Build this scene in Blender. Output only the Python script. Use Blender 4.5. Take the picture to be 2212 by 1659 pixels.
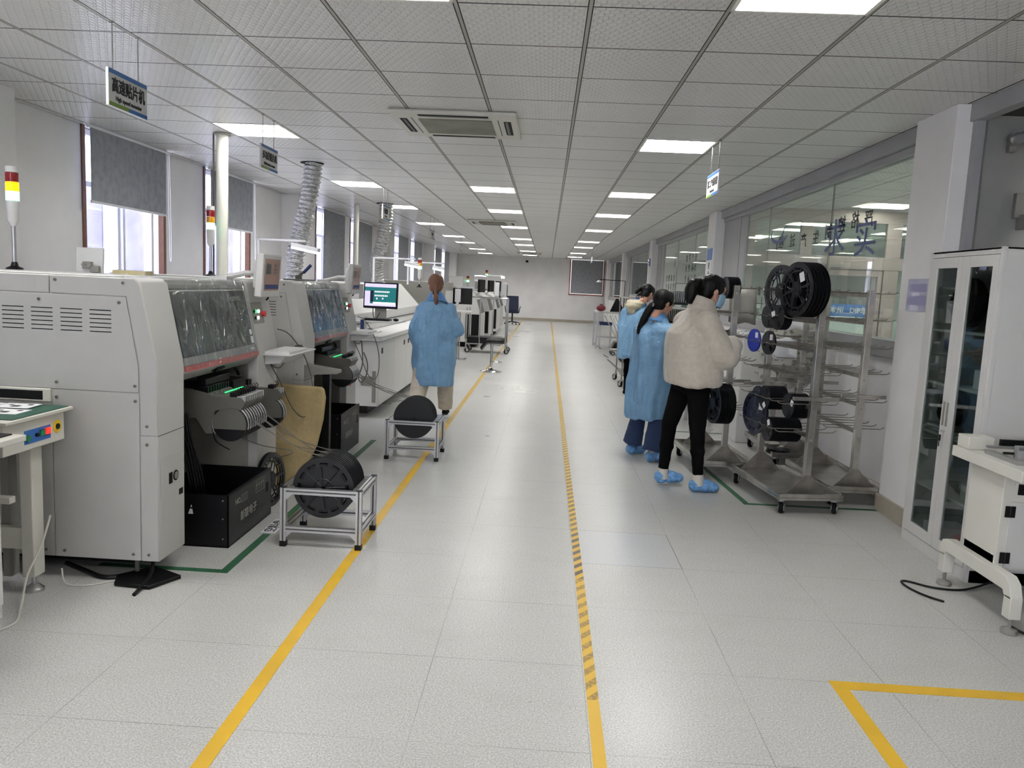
import bpy, bmesh, math, random
from mathutils import Vector, Matrix, Euler, noise
random.seed(7)
SC = bpy.context.scene
for o in list(bpy.data.objects): bpy.data.objects.remove(o)
COL = SC.collection
# ------------------------------------------------------------------ camera
cam_d = bpy.data.cameras.new('camera'); cam = bpy.data.objects.new('camera', cam_d); COL.objects.link(cam)
cam_d.sensor_fit = 'HORIZONTAL'; cam_d.sensor_width = 36.0; cam_d.lens = 1710.01 / 2212 * 36.0; cam_d.clip_end = 200
def cam_axes(yaw, pitch, roll):
    fwd = Vector((math.sin(yaw)*math.cos(pitch), math.cos(yaw)*math.cos(pitch), -math.sin(pitch)))
    right = Vector((math.cos(yaw), -math.sin(yaw), 0)); down = fwd.cross(right)
    r = right*math.cos(roll) + down*math.sin(roll); d = -right*math.sin(roll) + down*math.cos(roll)
    return r, d, fwd
r_, d_, f_ = cam_axes(-0.03898206, 0.12401114, -0.04560477)
cam.matrix_world = Matrix(((r_.x, -d_.x, -f_.x, 0), (r_.y, -d_.y, -f_.y, 0), (r_.z, -d_.z, -f_.z, 1.5), (0, 0, 0, 1)))
SC.camera = cam
# ------------------------------------------------------------------ world and exposure
SC.view_settings.view_transform = 'Standard'; SC.view_settings.look = 'None'; SC.view_settings.gamma = 1
SC.view_settings.use_curve_mapping = False; SC.view_settings.exposure = -0.08
W = bpy.data.worlds.new('overcast_sky'); SC.world = W; W.use_nodes = True
bg = W.node_tree.nodes['Background']; bg.inputs[0].default_value = (0.93, 0.935, 1.0, 1); bg.inputs[1].default_value = 12.0
LAMP = 62      # radiance of the recessed ceiling lights
CZ = 2.74       # ceiling height
# ------------------------------------------------------------------ materials
def lin(c):
    if isinstance(c, str): c = tuple(int(c[i:i+2], 16)/255 for i in (0, 2, 4))
    return tuple((x/12.92 if x <= .04045 else ((x+.055)/1.055)**2.4) for x in c) + (1,)
class NT:
    def __init__(s, name):
        s.m = bpy.data.materials.new(name); s.m.use_nodes = True; s.t = s.m.node_tree; s.n = s.t.nodes; s.n.clear()
        s.out = s.n.new('ShaderNodeOutputMaterial'); s.b = s.n.new('ShaderNodeBsdfPrincipled'); s.l(s.b.outputs[0], s.out.inputs[0])
    def l(s, a, b): s.t.links.new(a, b)
    def new(s, t, **k):
        n = s.n.new(t)
        for a, v in k.items(): setattr(n, a, v)
        return n
    def math(s, op, a, b=None, c=None):
        n = s.n.new('ShaderNodeMath'); n.operation = op
        for i, v in enumerate((a, b, c)):
            if v is None: continue
            if isinstance(v, (int, float)): n.inputs[i].default_value = v
            else: s.l(v, n.inputs[i])
        return n.outputs[0]
    def mix(s, f, a, b):
        n = s.n.new('ShaderNodeMix'); n.data_type = 'RGBA'
        for sock, v in ((n.inputs[0], f), (n.inputs[6], a), (n.inputs[7], b)):
            if isinstance(v, (int, float)): sock.default_value = v
            elif isinstance(v, tuple): sock.default_value = v
            else: s.l(v, sock)
        return n.outputs[2]
    def obj(s): return s.new('ShaderNodeTexCoord').outputs['Object']
    def geo(s): return s.new('ShaderNodeNewGeometry').outputs['Position']
    def noise(s, co, scale, detail=2, rough=.5):
        n = s.new('ShaderNodeTexNoise'); n.inputs['Scale'].default_value = scale; n.inputs['Detail'].default_value = detail; n.inputs['Roughness'].default_value = rough
        s.l(co, n.inputs['Vector']); return n.outputs[0]
    def xyz(s, co):
        n = s.new('ShaderNodeSeparateXYZ'); s.l(co, n.inputs[0]); return n.outputs
    def ramp(s, f, lo, hi):
        n = s.new('ShaderNodeMapRange'); n.inputs[1].default_value = lo; n.inputs[2].default_value = hi; s.l(f, n.inputs[0]); return n.outputs[0]
    def bump(s, h, st, dist=.01):
        n = s.new('ShaderNodeBump'); n.inputs['Strength'].default_value = st; n.inputs['Distance'].default_value = dist; s.l(h, n.inputs['Height']); s.l(n.outputs[0], s.b.inputs['Normal'])
def mat(name, col, rough=.5, metal=0., var=0, vs=6, bump=0, bs=60, emit=0, ecol=None, coat=0, bd=.01, sheen=0, spec=.5):
    t = NT(name); b = t.b; c = lin(col)
    b.inputs['Roughness'].default_value = rough; b.inputs['Metallic'].default_value = metal
    b.inputs['Base Color'].default_value = c
    b.inputs['Specular IOR Level'].default_value = spec
    if coat: b.inputs['Coat Weight'].default_value = coat; b.inputs['Coat Roughness'].default_value = .08
    if sheen: b.inputs['Sheen Weight'].default_value = sheen
    if var or bump or rough < .9:
        co = t.obj()
        n = t.noise(co, vs, 4)
        if var:
            dk = tuple(x*(1-var) for x in c[:3]) + (1,); li = tuple(min(1, x*(1+var*.5)) for x in c[:3]) + (1,)
            t.l(t.mix(t.ramp(n, .35, .65), dk, li), b.inputs['Base Color'])
        if bump: t.bump(t.noise(co, bs, 4), bump, bd)
    if emit:
        b.inputs['Emission Color'].default_value = lin(ecol or col); b.inputs['Emission Strength'].default_value = emit
    return t.m
def glass_mat(name, tint, refl=1.45, rough=.0, haze=0.0, hazecol='ffffff', crinkle=0):
    t = NT(name); t.n.remove(t.b)
    tr = t.new('ShaderNodeBsdfTransparent'); tr.inputs[0].default_value = lin(tint)
    gl = t.new('ShaderNodeBsdfGlossy'); gl.inputs['Roughness'].default_value = rough; gl.inputs[0].default_value = (1, 1, 1, 1)
    if crinkle:
        n1 = t.new('ShaderNodeTexNoise'); n1.inputs['Scale'].default_value = 3.2; n1.inputs['Detail'].default_value = 1.5; n1.inputs['Distortion'].default_value = .6
        mp_ = t.new('ShaderNodeMapping'); mp_.inputs['Scale'].default_value = (1, 3.2, 1); t.l(t.obj(), mp_.inputs[0]); t.l(mp_.outputs[0], n1.inputs['Vector']); rg_ = t.math('POWER', t.math('MAXIMUM', t.math('SUBTRACT', 1, t.math('MULTIPLY', t.math('ABSOLUTE', t.math('SUBTRACT', n1.outputs[0], .5)), 9.0)), 0.0), 3.0)
        bm_ = t.new('ShaderNodeBump'); bm_.inputs['Strength'].default_value = .9; bm_.inputs['Distance'].default_value = .02; t.l(rg_, bm_.inputs['Height']); t.l(bm_.outputs[0], gl.inputs['Normal'])
    lw = t.new('ShaderNodeLayerWeight'); lw.inputs[0].default_value = .5; f0 = ((refl-1)/(refl+1))**2
    fr = t.math('ADD', f0, t.math('MULTIPLY', t.math('POWER', lw.outputs['Facing'], 5.0), 1-f0))
    mx = t.new('ShaderNodeMixShader'); t.l(fr, mx.inputs[0]); t.l(tr.outputs[0], mx.inputs[1]); t.l(gl.outputs[0], mx.inputs[2])
    last = mx
    if haze:
        df = t.new('ShaderNodeBsdfDiffuse'); df.inputs[0].default_value = lin(hazecol)
        m2 = t.new('ShaderNodeMixShader'); m2.inputs[0].default_value = haze; t.l(mx.outputs[0], m2.inputs[1]); t.l(df.outputs[0], m2.inputs[2]); last = m2
    t.l(last.outputs[0], t.out.inputs[0]); return t.m
def floor_mat():
    t = NT('vinyl_floor'); co = t.geo(); x, y, z = t.xyz(co)
    def joint(c, off, per, w):
        a = t.math('FRACT', t.math('DIVIDE', t.math('SUBTRACT', c, off), per)); a = t.math('ABSOLUTE', t.math('SUBTRACT', a, .5))
        return t.math('GREATER_THAN', a, .5-w/per)
    j = t.math('MAXIMUM', joint(x, .8130, .5985, .0018), joint(y, 3.02, .6, .0018))
    jn = t.ramp(t.noise(co, 1.3, 2), .40, .62)
    j = t.math('MULTIPLY', j, t.math('ADD', t.math('MULTIPLY', jn, .55), .22))
    sp = t.noise(co, 150, 3, .75); sp2 = t.noise(co, 60, 4, .75)
    mp = t.new('ShaderNodeMapping'); mp.inputs['Scale'].default_value = (1.0, 1.8, 1); t.l(co, mp.inputs[0])
    st = t.noise(mp.outputs[0], 3.2, 5, .65); bl = t.noise(co, .75, 3, .55)
    c = t.mix(t.ramp(sp, .33, .66), lin('96958f'), lin('d9d9d7'))
    c = t.mix(t.math('MULTIPLY', t.ramp(sp2, .50, .72), .34), c, lin('a5a39c'))
    c = t.mix(t.math('MULTIPLY', t.ramp(st, .50, .80), .24), c, lin('a09e96'))
    c = t.mix(t.math('MULTIPLY', t.ramp(bl, .50, .74), .22), c, lin('b2aea4'))
    sk = t.math('GREATER_THAN', t.noise(co, 48, 2, .5), .735); c = t.mix(t.math('MULTIPLY', sk, .45), c, lin('6d6a62'))
    # the replaced, slightly bluish panel in the aisle
    def rng(v, a, b): return t.math('MULTIPLY', t.math('GREATER_THAN', v, a), t.math('LESS_THAN', v, b))
    pt = t.math('MULTIPLY', rng(x, .26, .813), rng(y, 4.22, 4.82))
    c = t.mix(t.math('MULTIPLY', pt, .5), c, lin('b9bbc0'))
    e = t.math('MULTIPLY', t.math('MULTIPLY', rng(x, .256, .816), rng(y, 4.218, 4.823)), t.math('SUBTRACT', 1, t.math('MULTIPLY', rng(x, .20, .8115), rng(y, 4.2215, 4.8195))))
    c = t.mix(t.math('MAXIMUM', t.math('MULTIPLY', j, .75), t.math('MULTIPLY', e, .8)), c, lin('4d4a44'))
    t.l(c, t.b.inputs['Base Color'])
    t.l(t.math('ADD', .27, t.math('MULTIPLY', t.ramp(bl, .3, .8), .10)), t.b.inputs['Roughness'])
    t.bump(sp2, .10, .002); return t.m
def ceil_mat():
    t = NT('embossed_ceiling_tile'); co = t.geo(); x, y, z = t.xyz(co)
    k = math.pi/.046
    u = t.math('SINE', t.math('MULTIPLY', t.math('ADD', x, t.math('MULTIPLY', y, .55)), k)); v = t.math('SINE', t.math('MULTIPLY', t.math('SUBTRACT', x, t.math('MULTIPLY', y, .55)), k))
    h = t.math('MULTIPLY', t.math('ABSOLUTE', u), t.math('ABSOLUTE', v))
    h = t.ramp(h, .12, .5)
    t.bump(h, .75, .004)
    n = t.noise(co, .8, 3)
    t.l(t.mix(t.ramp(n, .3, .7), lin('dad9d5'), lin('e2e1de')), t.b.inputs['Base Color'])
    t.b.inputs['Roughness'].default_value = .30; return t.m
M = {}
M['floor'] = floor_mat(); M['ceil'] = ceil_mat()
M['wall'] = mat('painted_wall', 'edebea', .75, var=.05, vs=2, bump=.08, bs=90, bd=.002)
M['wallgrey'] = mat('grey_panel_wall', 'a3a3a5', .6, var=.05, vs=3)
M['seam'] = mat('ceiling_joint_dark', '2c2b28', .8)
M['tbar'] = mat('ceiling_runner', 'a9a69c', .4)
M['base'] = mat('skirting_stone', 'a8a090', .45, var=.06)
M['brown'] = mat('brown_window_timber', '6a4534', .45, var=.15, vs=20)
M['redfr'] = mat('red_brown_frame', '8a4636', .5)
M['alu_white'] = mat('white_window_sash', 'dcdce4', .35)
def blind_mat():
    t = NT('translucent_blind'); co = t.obj(); n = t.ramp(t.noise(co, 14, 4), .4, .7); c = t.mix(n, lin('a2a4a9'), lin('8f9196')); t.l(c, t.b.inputs['Base Color']); t.b.inputs['Roughness'].default_value = .9
    tr = t.new('ShaderNodeBsdfTranslucent'); tr.inputs[0].default_value = lin('9a9ca2'); mx = t.new('ShaderNodeMixShader'); mx.inputs[0].default_value = .12; t.l(t.b.outputs[0], mx.inputs[1]); t.l(tr.outputs[0], mx.inputs[2]); t.l(mx.outputs[0], t.out.inputs[0]); return t.m
M['blind'] = blind_mat()
M['trimwhite'] = mat('white_plastic', 'e2e2e4', .4)
M['mach'] = mat('machine_grey_paint', 'b3b2ae', .45, var=.02, bump=.05, bs=400, bd=.001)
M['machlt'] = mat('machine_light_paint', 'cdccc9', .42, var=.02)
M['machwh'] = mat('machine_white_paint', 'd6d5d2', .4, var=.02)
M['cream'] = mat('cream_enamel', 'd4d2c8', .4, var=.03)
M['dark'] = mat('black_plastic', '08080a', .4, spec=.25)
M['blk'] = mat('matt_black', '0c0c0e', .7, spec=.2)
M['reel'] = mat('black_reel_plastic', '101114', .35, spec=.35)
M['reelin'] = mat('wound_carrier_tape', '060607', .25, spec=.35)
M['charcoal'] = mat('charcoal_metal', '565550', .5, var=.08, spec=.35)
M['dkgrey'] = mat('dark_grey_paint', '4a4a48', .5)
M['midgrey'] = mat('mid_grey_plastic', '83817b', .5)
M['alu'] = mat('brushed_aluminium', 'b9b9ba', .32, metal=.85, var=.05, vs=30)
M['steel'] = mat('stainless_steel', 'b9b6b0', .27, metal=.9, var=.22, vs=9)
M['steeldk'] = mat('worn_dark_steel', '8f8a83', .4, metal=.85, var=.25, vs=14)
M['chrome'] = mat('chrome', 'd0d0d2', .1, metal=1)
M['rubber'] = mat('black_rubber', '0e0e10', .7, spec=.2)
M['yellow'] = mat('yellow_floor_tape', 'd6ab28', .42, var=.12, vs=3)
M['green'] = mat('green_floor_tape', '2b5b3e', .45, var=.12, vs=8)
M['greenmat'] = mat('green_rubber_mat', '1f4a3c', .5)
M['white'] = mat('white_paper', 'e8e8ea', .6)
M['bluepanel'] = mat('blue_control_label', '2d62a8', .45)
M['redp'] = mat('red_plastic', 'b32127', .35)
M['yelp'] = mat('yellow_plastic', 'e0bc2a', .4)
M['grnp'] = mat('green_button', '1d7a4a', .3)
M['ink'] = mat('black_ink', '15161a', .6)
M['inkblue'] = mat('blue_ink', '202f66', .5)
M['inkwhite'] = mat('white_ink', 'd8d8d8', .5)
M['signblue'] = mat('sign_blue', '2d5f9e', .4)
M['signgrn'] = mat('sign_green', '6f8c3c', .4)
M['signface'] = mat('sign_face', 'cfcfcf', .35)
M['kraft'] = mat('kraft_paper', 'a59268', .8, var=.16, vs=7, bump=.8, bs=7, bd=.03)
M['lamp'] = mat('ceiling_light_tubes', 'fdfbf0', .5, emit=LAMP, ecol='fbfafc')
M['lampw'] = mat('work_light_tube', 'ffffff', .5, emit=9, ecol='f6f4ff')
M['louver'] = mat('white_louvre', 'f2f1e8', .35)
M['ledr'] = mat('lit_red_lamp', 'ff2a1c', .3, emit=2.2, ecol='ff2215')
M['ledg'] = mat('lit_green_lamp', '50ffa0', .3, emit=1.8, ecol='30f080')
M['ledgw'] = mat('lit_green_tower_lamp', 'c0ffe0', .3, emit=6, ecol='6affb0')
M['ledy'] = mat('lit_amber_lamp', 'ffb000', .3, emit=2.4, ecol='ffa400')
M['ledw'] = mat('lit_white_button', 'ffffff', .3, emit=3, ecol='ffffff')
M['lens_red'] = mat('red_lens_off', '7a1414', .15)
M['lens_yel'] = mat('amber_lens_off', 'c98a14', .2)
M['lens_grn'] = mat('green_lens_off', '1a6a3a', .2)
M['glass'] = glass_mat('partition_glass', 'dfe6e2', 1.5, haze=.05, hazecol='aebbb5')
M['winglass'] = glass_mat('window_glass', 'eceef4', 1.5, haze=.05)
M['cabglass'] = glass_mat('cabinet_glass', 'd4dbd9', 1.5)
M['film'] = glass_mat('clear_plastic_film', 'f4f6f6', 1.7, rough=.06, haze=.03, crinkle=1)
M['pink'] = mat('pinkish_aluminium_frame', 'a2938f', .35, metal=.3, var=.12, vs=9)
M['denim'] = mat('blue_denim', '1b2d50', .85, bump=.3, bs=300)
M['cloth_blk'] = mat('black_leggings', '060607', .95, spec=.1)
M['cloth_bei'] = mat('beige_trousers', 'bdb3a3', .95, var=.1, vs=9, bump=.5, bs=18, bd=.03)
def coat_mat(nm, c): return mat(nm, c, .6, var=.08, vs=7, bump=.7, bs=12, bd=.03)
M['coat'] = coat_mat('blue_work_coat', '7099bb')
M['coatd'] = coat_mat('blue_coat_collar', '4f82b8')
M['fleece'] = mat('cream_fleece', 'bdb5a8', .95, var=.08, vs=30, bump=.5, bs=120, bd=.01, sheen=.4)
M['skin'] = mat('skin', 'b98a74', .5, var=.06)
M['hairblk'] = mat('black_hair', '060505', .5, spec=.2, bump=.2, bs=160)
M['hairbrn'] = mat('brown_hair', '684430', .5, bump=.5, bs=160)
M['mask'] = mat('blue_surgical_mask', '8fb6cf', .8, bump=.3, bs=60)
M['cover'] = mat('blue_shoe_cover', '6598ca', .4, var=.3, vs=40, bump=.8, bs=50, bd=.02)
M['shoe'] = mat('white_shoe', 'b9b4ab', .6)
M['screen'] = mat('teal_screen', '0d6a6c', .3, emit=.55, ecol='12696e')
M['screenw'] = mat('lilac_screen_band', 'c9c0ea', .3, emit=.9, ecol='c9c0ea')
M['screend'] = mat('dim_screen', '8c6c5e', .25, emit=.08, ecol='9c7a68')
M['foil'] = mat('foil_duct', 'c6c6c6', .22, metal=.9, bump=1, bs=38, bd=.02)
M['hood'] = mat('hood_grey_film', '8b8b88', .25, bump=.6, bs=14, bd=.02)
M['redstrip'] = mat('red_strip', '9c3f3a', .4)
M['darkglass'] = mat('tinted_window', '222a2a', .12, bump=.12, bs=5, bd=.03)
M['darkblueglass'] = mat('blue_tinted_window', '2b4a66', .08, bump=.15, bs=5, bd=.03)
M['shutter'] = mat('shutter_slat', '8d918e', .4, metal=.4)
M['greywall2'] = mat('plastered_recess', '8a8a88', .7, var=.08, vs=4)
M['bluereel'] = mat('blue_reel_plastic', '1f2f9e', .3)
M['navyreel'] = mat('navy_reel_plastic', '141c33', .3)
M['whitereel'] = mat('white_reel_plastic', 'b9b7ae', .35)
M['greyreel'] = mat('grey_reel_plastic', '2a2d30', .35)
M['lilac'] = mat('lilac_poster', 'b4b2cc', .2, var=.12, vs=9, coat=.5)
M['banner'] = mat('blue_banner', '3f6fae', .6)
M['counter'] = mat('pale_counter', 'ccd6d2', .5)
M['navy'] = mat('navy_mesh_fabric', '1a2038', .85)
M['cable'] = mat('cable_grey', '4c4944', .5)
M['cablew'] = mat('cable_white', 'c9c6bd', .5)
M['tapefilm'] = mat('carrier_tape_strip', '55524c', .3)
M['bag'] = mat('maroon_bag', '7a2430', .7)
def floor_tape_hazard():
    t = NT('hazard_tape'); co = t.geo(); x, y, z = t.xyz(co)
    k = t.math('FRACT', t.math('DIVIDE', t.math('SUBTRACT', y, t.math('MULTIPLY', x, 1.3)), .108))
    s = t.math('GREATER_THAN', k, .52)
    wear = t.noise(co, 55, 4, .7); keep = t.math('GREATER_THAN', wear, .46)
    new = t.math('MULTIPLY', t.math('GREATER_THAN', y, 3.98), t.math('LESS_THAN', y, 4.78))
    far = t.math('GREATER_THAN', y, 4.78)
    on = t.math('MULTIPLY', t.math('GREATER_THAN', y, 2.76), 1)
    amt = t.math('MAXIMUM', t.math('MULTIPLY', new, .93), t.math('MULTIPLY', t.math('SUBTRACT', 1, new), t.math('ADD', t.math('MULTIPLY', keep, .36), t.math('ADD', .24, t.math('MULTIPLY', far, .22)))))
    f = t.math('MULTIPLY', t.math('MULTIPLY', s, on), amt)
    t.l(t.mix(f, lin('d3a92a'), lin('2b2620')), t.b.inputs['Base Color']); t.b.inputs['Roughness'].default_value = .42; return t.m
M['hazard'] = floor_tape_hazard()
# ------------------------------------------------------------------ mesh helpers
def frame_to(d):
    d = Vector(d).normalized(); a = Vector((0, 0, 1)) if abs(d.z) < .95 else Vector((1, 0, 0))
    u = a.cross(d).normalized(); v = d.cross(u); return u, v, d
def wl(o):
    p = Vector((0, 0, 0))
    while o: p += o.location; o = o.parent
    return p
class MB:
    def __init__(s): s.v = []; s.f = []; s.mi = []; s.T = Matrix.Identity(4)
    def _s(s): s.T = Matrix.Translation((-.08, 0, 0)); return s
    def add(s, vs, fs, m=0):
        k = len(s.v); s.v += [s.T @ Vector(v) for v in vs]; s.f += [tuple(i+k for i in f) for f in fs]; s.mi += [m]*len(fs); return s
    def box(s, x0, x1, y0, y1, z0, z1, m=0):
        x0, x1 = sorted((x0, x1)); y0, y1 = sorted((y0, y1)); z0, z1 = sorted((z0, z1))
        return s.add([(x0,y0,z0),(x1,y0,z0),(x1,y1,z0),(x0,y1,z0),(x0,y0,z1),(x1,y0,z1),(x1,y1,z1),(x0,y1,z1)],
                     [(0,3,2,1),(4,5,6,7),(0,1,5,4),(1,2,6,5),(2,3,7,6),(3,0,4,7)], m)
    def prism(s, poly, ax, a, b, m=0):
        n = len(poly); area = sum(poly[i][0]*poly[(i+1) % n][1]-poly[(i+1) % n][0]*poly[i][1] for i in range(n))
        if area < 0: poly = poly[::-1]
        if ax == 'y': f = lambda p, t: (p[0], t, p[1])
        elif ax == 'x': f = lambda p, t: (t, p[0], p[1])
        else: f = lambda p, t: (p[0], p[1], t)
        a, b = sorted((a, b)); vs = [f(p, a) for p in poly]+[f(p, b) for p in poly]
        fs = [tuple(range(n))[::-1], tuple(range(n, 2*n))]+[(i, (i+1) % n, n+(i+1) % n, n+i) for i in range(n)]
        if ax == 'y': fs = [x[::-1] for x in fs]
        return s.add(vs, fs, m)
    def cyl(s, p0, p1, r0, r1=None, n=16, m=0, cap=True):
        r1 = r0 if r1 is None else r1; p0, p1 = Vector(p0), Vector(p1); u, v, d = frame_to(p1-p0); vs = []
        for p, r in ((p0, r0), (p1, r1)):
            vs += [p+u*(r*math.cos(2*math.pi*i/n))+v*(r*math.sin(2*math.pi*i/n)) for i in range(n)]
        fs = [(i, (i+1) % n, n+(i+1) % n, n+i) for i in range(n)]
        if cap: fs += [tuple(range(n))[::-1], tuple(range(n, 2*n))]
        return s.add(vs, fs, m)
    def sph(s, c, rx, ry=None, rz=None, n=16, h=10, m=0, R=None):
        ry = ry or rx; rz = rz or rx; vs = []; fs = []
        for j in range(1, h):
            for i in range(n):
                a = math.pi*j/h; b = 2*math.pi*i/n
                vs.append(Vector((rx*math.sin(a)*math.cos(b), ry*math.sin(a)*math.sin(b), rz*math.cos(a))))
        vs += [Vector((0, 0, rz)), Vector((0, 0, -rz))]
        if R: vs = [R @ v for v in vs]
        vs = [v+Vector(c) for v in vs]
        for j in range(h-2):
            for i in range(n): a = j*n+i; b = j*n+(i+1) % n; fs.append((a, a+n, b+n, b))
        t = len(vs)-2
        for i in range(n): fs.append((t, i, (i+1) % n)); fs.append((t+1, (h-2)*n+(i+1) % n, (h-2)*n+i))
        return s.add(vs, fs, m)
    def tube(s, pts, r, n=8, m=0, smooth=0, cap=True):
        pts = [Vector(p) for p in pts]
        if smooth:
            q = []
            for i in range(len(pts)-1):
                p0 = pts[max(0, i-1)]; p1 = pts[i]; p2 = pts[i+1]; p3 = pts[min(len(pts)-1, i+2)]
                for k in range(smooth):
                    t = k/smooth; q.append(.5*((2*p1)+(-p0+p2)*t+(2*p0-5*p1+4*p2-p3)*t*t+(-p0+3*p1-3*p2+p3)*t**3))
            q.append(pts[-1]); 
            if not isinstance(r, (int, float)): r = [r[min(len(r)-1, i//smooth)]*(1-(i % smooth)/smooth)+r[min(len(r)-1, i//smooth+1)]*((i % smooth)/smooth) for i in range(len(q))]
            pts = q
        rr = [r]*len(pts) if isinstance(r, (int, float)) else r
        vs = []; u = None
        for i, p in enumerate(pts):
            d = (pts[min(i+1, len(pts)-1)]-pts[max(i-1, 0)]).normalized()
            if u is None: u, v, _ = frame_to(d)
            u = (u-d*u.dot(d)).normalized(); v = d.cross(u)
            vs += [p+u*(rr[i]*math.cos(2*math.pi*k/n))+v*(rr[i]*math.sin(2*math.pi*k/n)) for k in range(n)]
        fs = []
        for i in range(len(pts)-1):
            for k in range(n): fs.append((i*n+k, i*n+(k+1) % n, (i+1)*n+(k+1) % n, (i+1)*n+k))
        if cap: fs += [tuple(range(n))[::-1], tuple(range((len(pts)-1)*n, len(pts)*n))]
        return s.add(vs, fs, m)
    def loft(s, rings, m=0, cap=True):
        n = len(rings[0]); vs = [p for r in rings for p in r]; fs = []
        for i in range(len(rings)-1):
            for k in range(n): fs.append((i*n+k, i*n+(k+1) % n, (i+1)*n+(k+1) % n, (i+1)*n+k))
        if cap: fs += [tuple(range(n))[::-1], tuple(range((len(rings)-1)*n, len(rings)*n))]
        return s.add(vs, fs, m)
    def lathe(s, prof, c=(0, 0, 0), d=(0, 0, 1), n=24, m=0):
        u, v, w = frame_to(d); c = Vector(c)
        return s.loft([[c+w*z+u*(r*math.cos(2*math.pi*i/n))+v*(r*math.sin(2*math.pi*i/n)) for i in range(n)] for r, z in prof], m)
    def build(s, name, mats, parent=None, bevel=0, smooth=40, world=True, origin=None, seg=2):
        me = bpy.data.meshes.new(name)
        o = bpy.data.objects.new(name, me); COL.objects.link(o)
        if parent is not None:
            o.parent = parent; off = wl(parent) if world else Vector((0, 0, 0))
        else:
            if origin is None:
                xs = [v.x for v in s.v]; ys = [v.y for v in s.v]; zs = [v.z for v in s.v]
                origin = Vector(((min(xs)+max(xs))/2, (min(ys)+max(ys))/2, min(zs)))
            off = Vector(origin); o.location = off
        me.from_pydata([tuple(v-off) for v in s.v], [], s.f); 
        if not isinstance(mats, (list, tuple)): mats = [mats]
        for k in mats: me.materials.append(M[k] if isinstance(k, str) else k)
        if len(mats) > 1: me.polygons.foreach_set('material_index', s.mi)
        me.update()
        if smooth:
            me.polygons.foreach_set('use_smooth', [True]*len(me.polygons)); me.set_sharp_from_angle(angle=math.radians(smooth))
        if bevel:
            b = o.modifiers.new('bevel', 'BEVEL'); b.width = bevel; b.segments = seg; b.limit_method = 'ANGLE'; b.angle_limit = math.radians(40); b.harden_normals = False
        return o
def empty(name, loc, label, cat, group=None, rz=0):
    o = bpy.data.objects.new(name, None); COL.objects.link(o); o.location = loc; o.rotation_euler = (0, 0, rz); o.empty_display_size = .1
    return tag(o, label, cat, group)
def tag(o, label, cat, group=None, kind=None):
    o['label'] = label; o['category'] = cat
    if group: o['group'] = group
    if kind: o['kind'] = kind
    return o
def struct(o, label=None):
    o['kind'] = 'structure'
    if label: o['label'] = label
    return o
def copy_tree(o, parent=None, loc=None, rot=None, label=None, group=None, kids=True):
    c = o.copy(); COL.objects.link(c); c.parent = parent
    if loc is not None: c.location = loc
    if rot is not None: c.rotation_euler = rot
    if label: c['label'] = label
    if group: c['group'] = group
    if kids:
        for ch in list(o.children): copy_tree(ch, c)
    return c
def text(name, body, size, m, parent, loc, right, up, bold=0.0, align='CENTER', depth=.0008, squash=1.0, mirror=False):
    cu = bpy.data.curves.new(name, 'FONT'); cu.body = body; cu.size = size; cu.extrude = depth; cu.offset = bold; cu.align_x = align; cu.align_y = 'CENTER'; cu.resolution_u = 3
    tmp = bpy.data.objects.new(name, cu); COL.objects.link(tmp)
    dg = bpy.context.evaluated_depsgraph_get(); dg.update(); me = bpy.data.meshes.new_from_object(tmp.evaluated_get(dg))
    bpy.data.objects.remove(tmp)
    r = Vector(right).normalized(); u = Vector(up).normalized(); n = r.cross(u)
    if mirror: r = -r
    o = bpy.data.objects.new(name, me); COL.objects.link(o); me.name = name
    me.materials.clear(); me.materials.append(M[m])
    base = wl(parent) if parent else Vector((0, 0, 0)); o.parent = parent
    mm = Matrix(((r.x*squash, u.x, n.x, 0), (r.y*squash, u.y, n.y, 0), (r.z*squash, u.z, n.z, 0), (0, 0, 0, 1)))
    me.transform(mm); o.location = Vector(loc)-base
    return o
# ================================================================== SETTING
XL, XR, YB, YF = -4.18, 2.56, -8.0, 35.0
MB().box(-4.6, 8.2, YB, YF+.3, -.12, 0).build('floor', 'floor', smooth=0)['kind'] = 'structure'
GX, GY, GP = .129, 4.306, .605
LROWS = [GY+GP*k for k in (-18, -14, -8, -2, 4, 10, 15, 21, 28, 33, 40, 46)]
LCOLS = [GX+GP*k for k in (-5, -2, 1)]
skip = set()
for ky in (-18, -14, -8, -2, 4, 10, 15, 21, 28, 33, 40, 46):
    for kx in (-5, -2, 1):
        if not (kx == -2 and ky == 4): skip.add((kx, ky))
def ceiling_mesh(gx, gy, x0, x1, y0, y1, skip):
    b = MB()
    for i in range(int((x0-gx)//GP)-1, int((x1-gx)//GP)+2):
        cx0 = max(gx+GP*i, x0); cx1 = min(gx+GP*(i+1), x1)
        if cx1-cx0 < .01: continue
        if cx0 > x0 and cx0 < x1-.02: b.box(cx0-.008, cx0+.008, y0, y1, CZ-.001, CZ+.004, 2)
        for j in range(int((y0-gy)//GP)-1, int((y1-gy)//GP)+2):
            cy0 = max(gy+GP*j, y0); cy1 = min(gy+GP*(j+1), y1)
            if cy1-cy0 < .01 or (i, j) in skip: continue
            g = .0135; h = .0055
            b.add([(cx0+g, cy0+h, CZ), (cx1-g, cy0+h, CZ), (cx1-g, cy1-h, CZ), (cx0+g, cy1-h, CZ)], [(0, 3, 2, 1)], 0)
            b.add([(cx0, cy0, CZ+.006), (cx1, cy0, CZ+.006), (cx1, cy1, CZ+.006), (cx0, cy1, CZ+.006)], [(0, 3, 2, 1)], 1)
    return b.build('ceiling', ['ceil', 'seam', 'tbar'], smooth=0)
struct(ceiling_mesh(GX, GY, XL, XR, YB, YF, skip))
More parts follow.
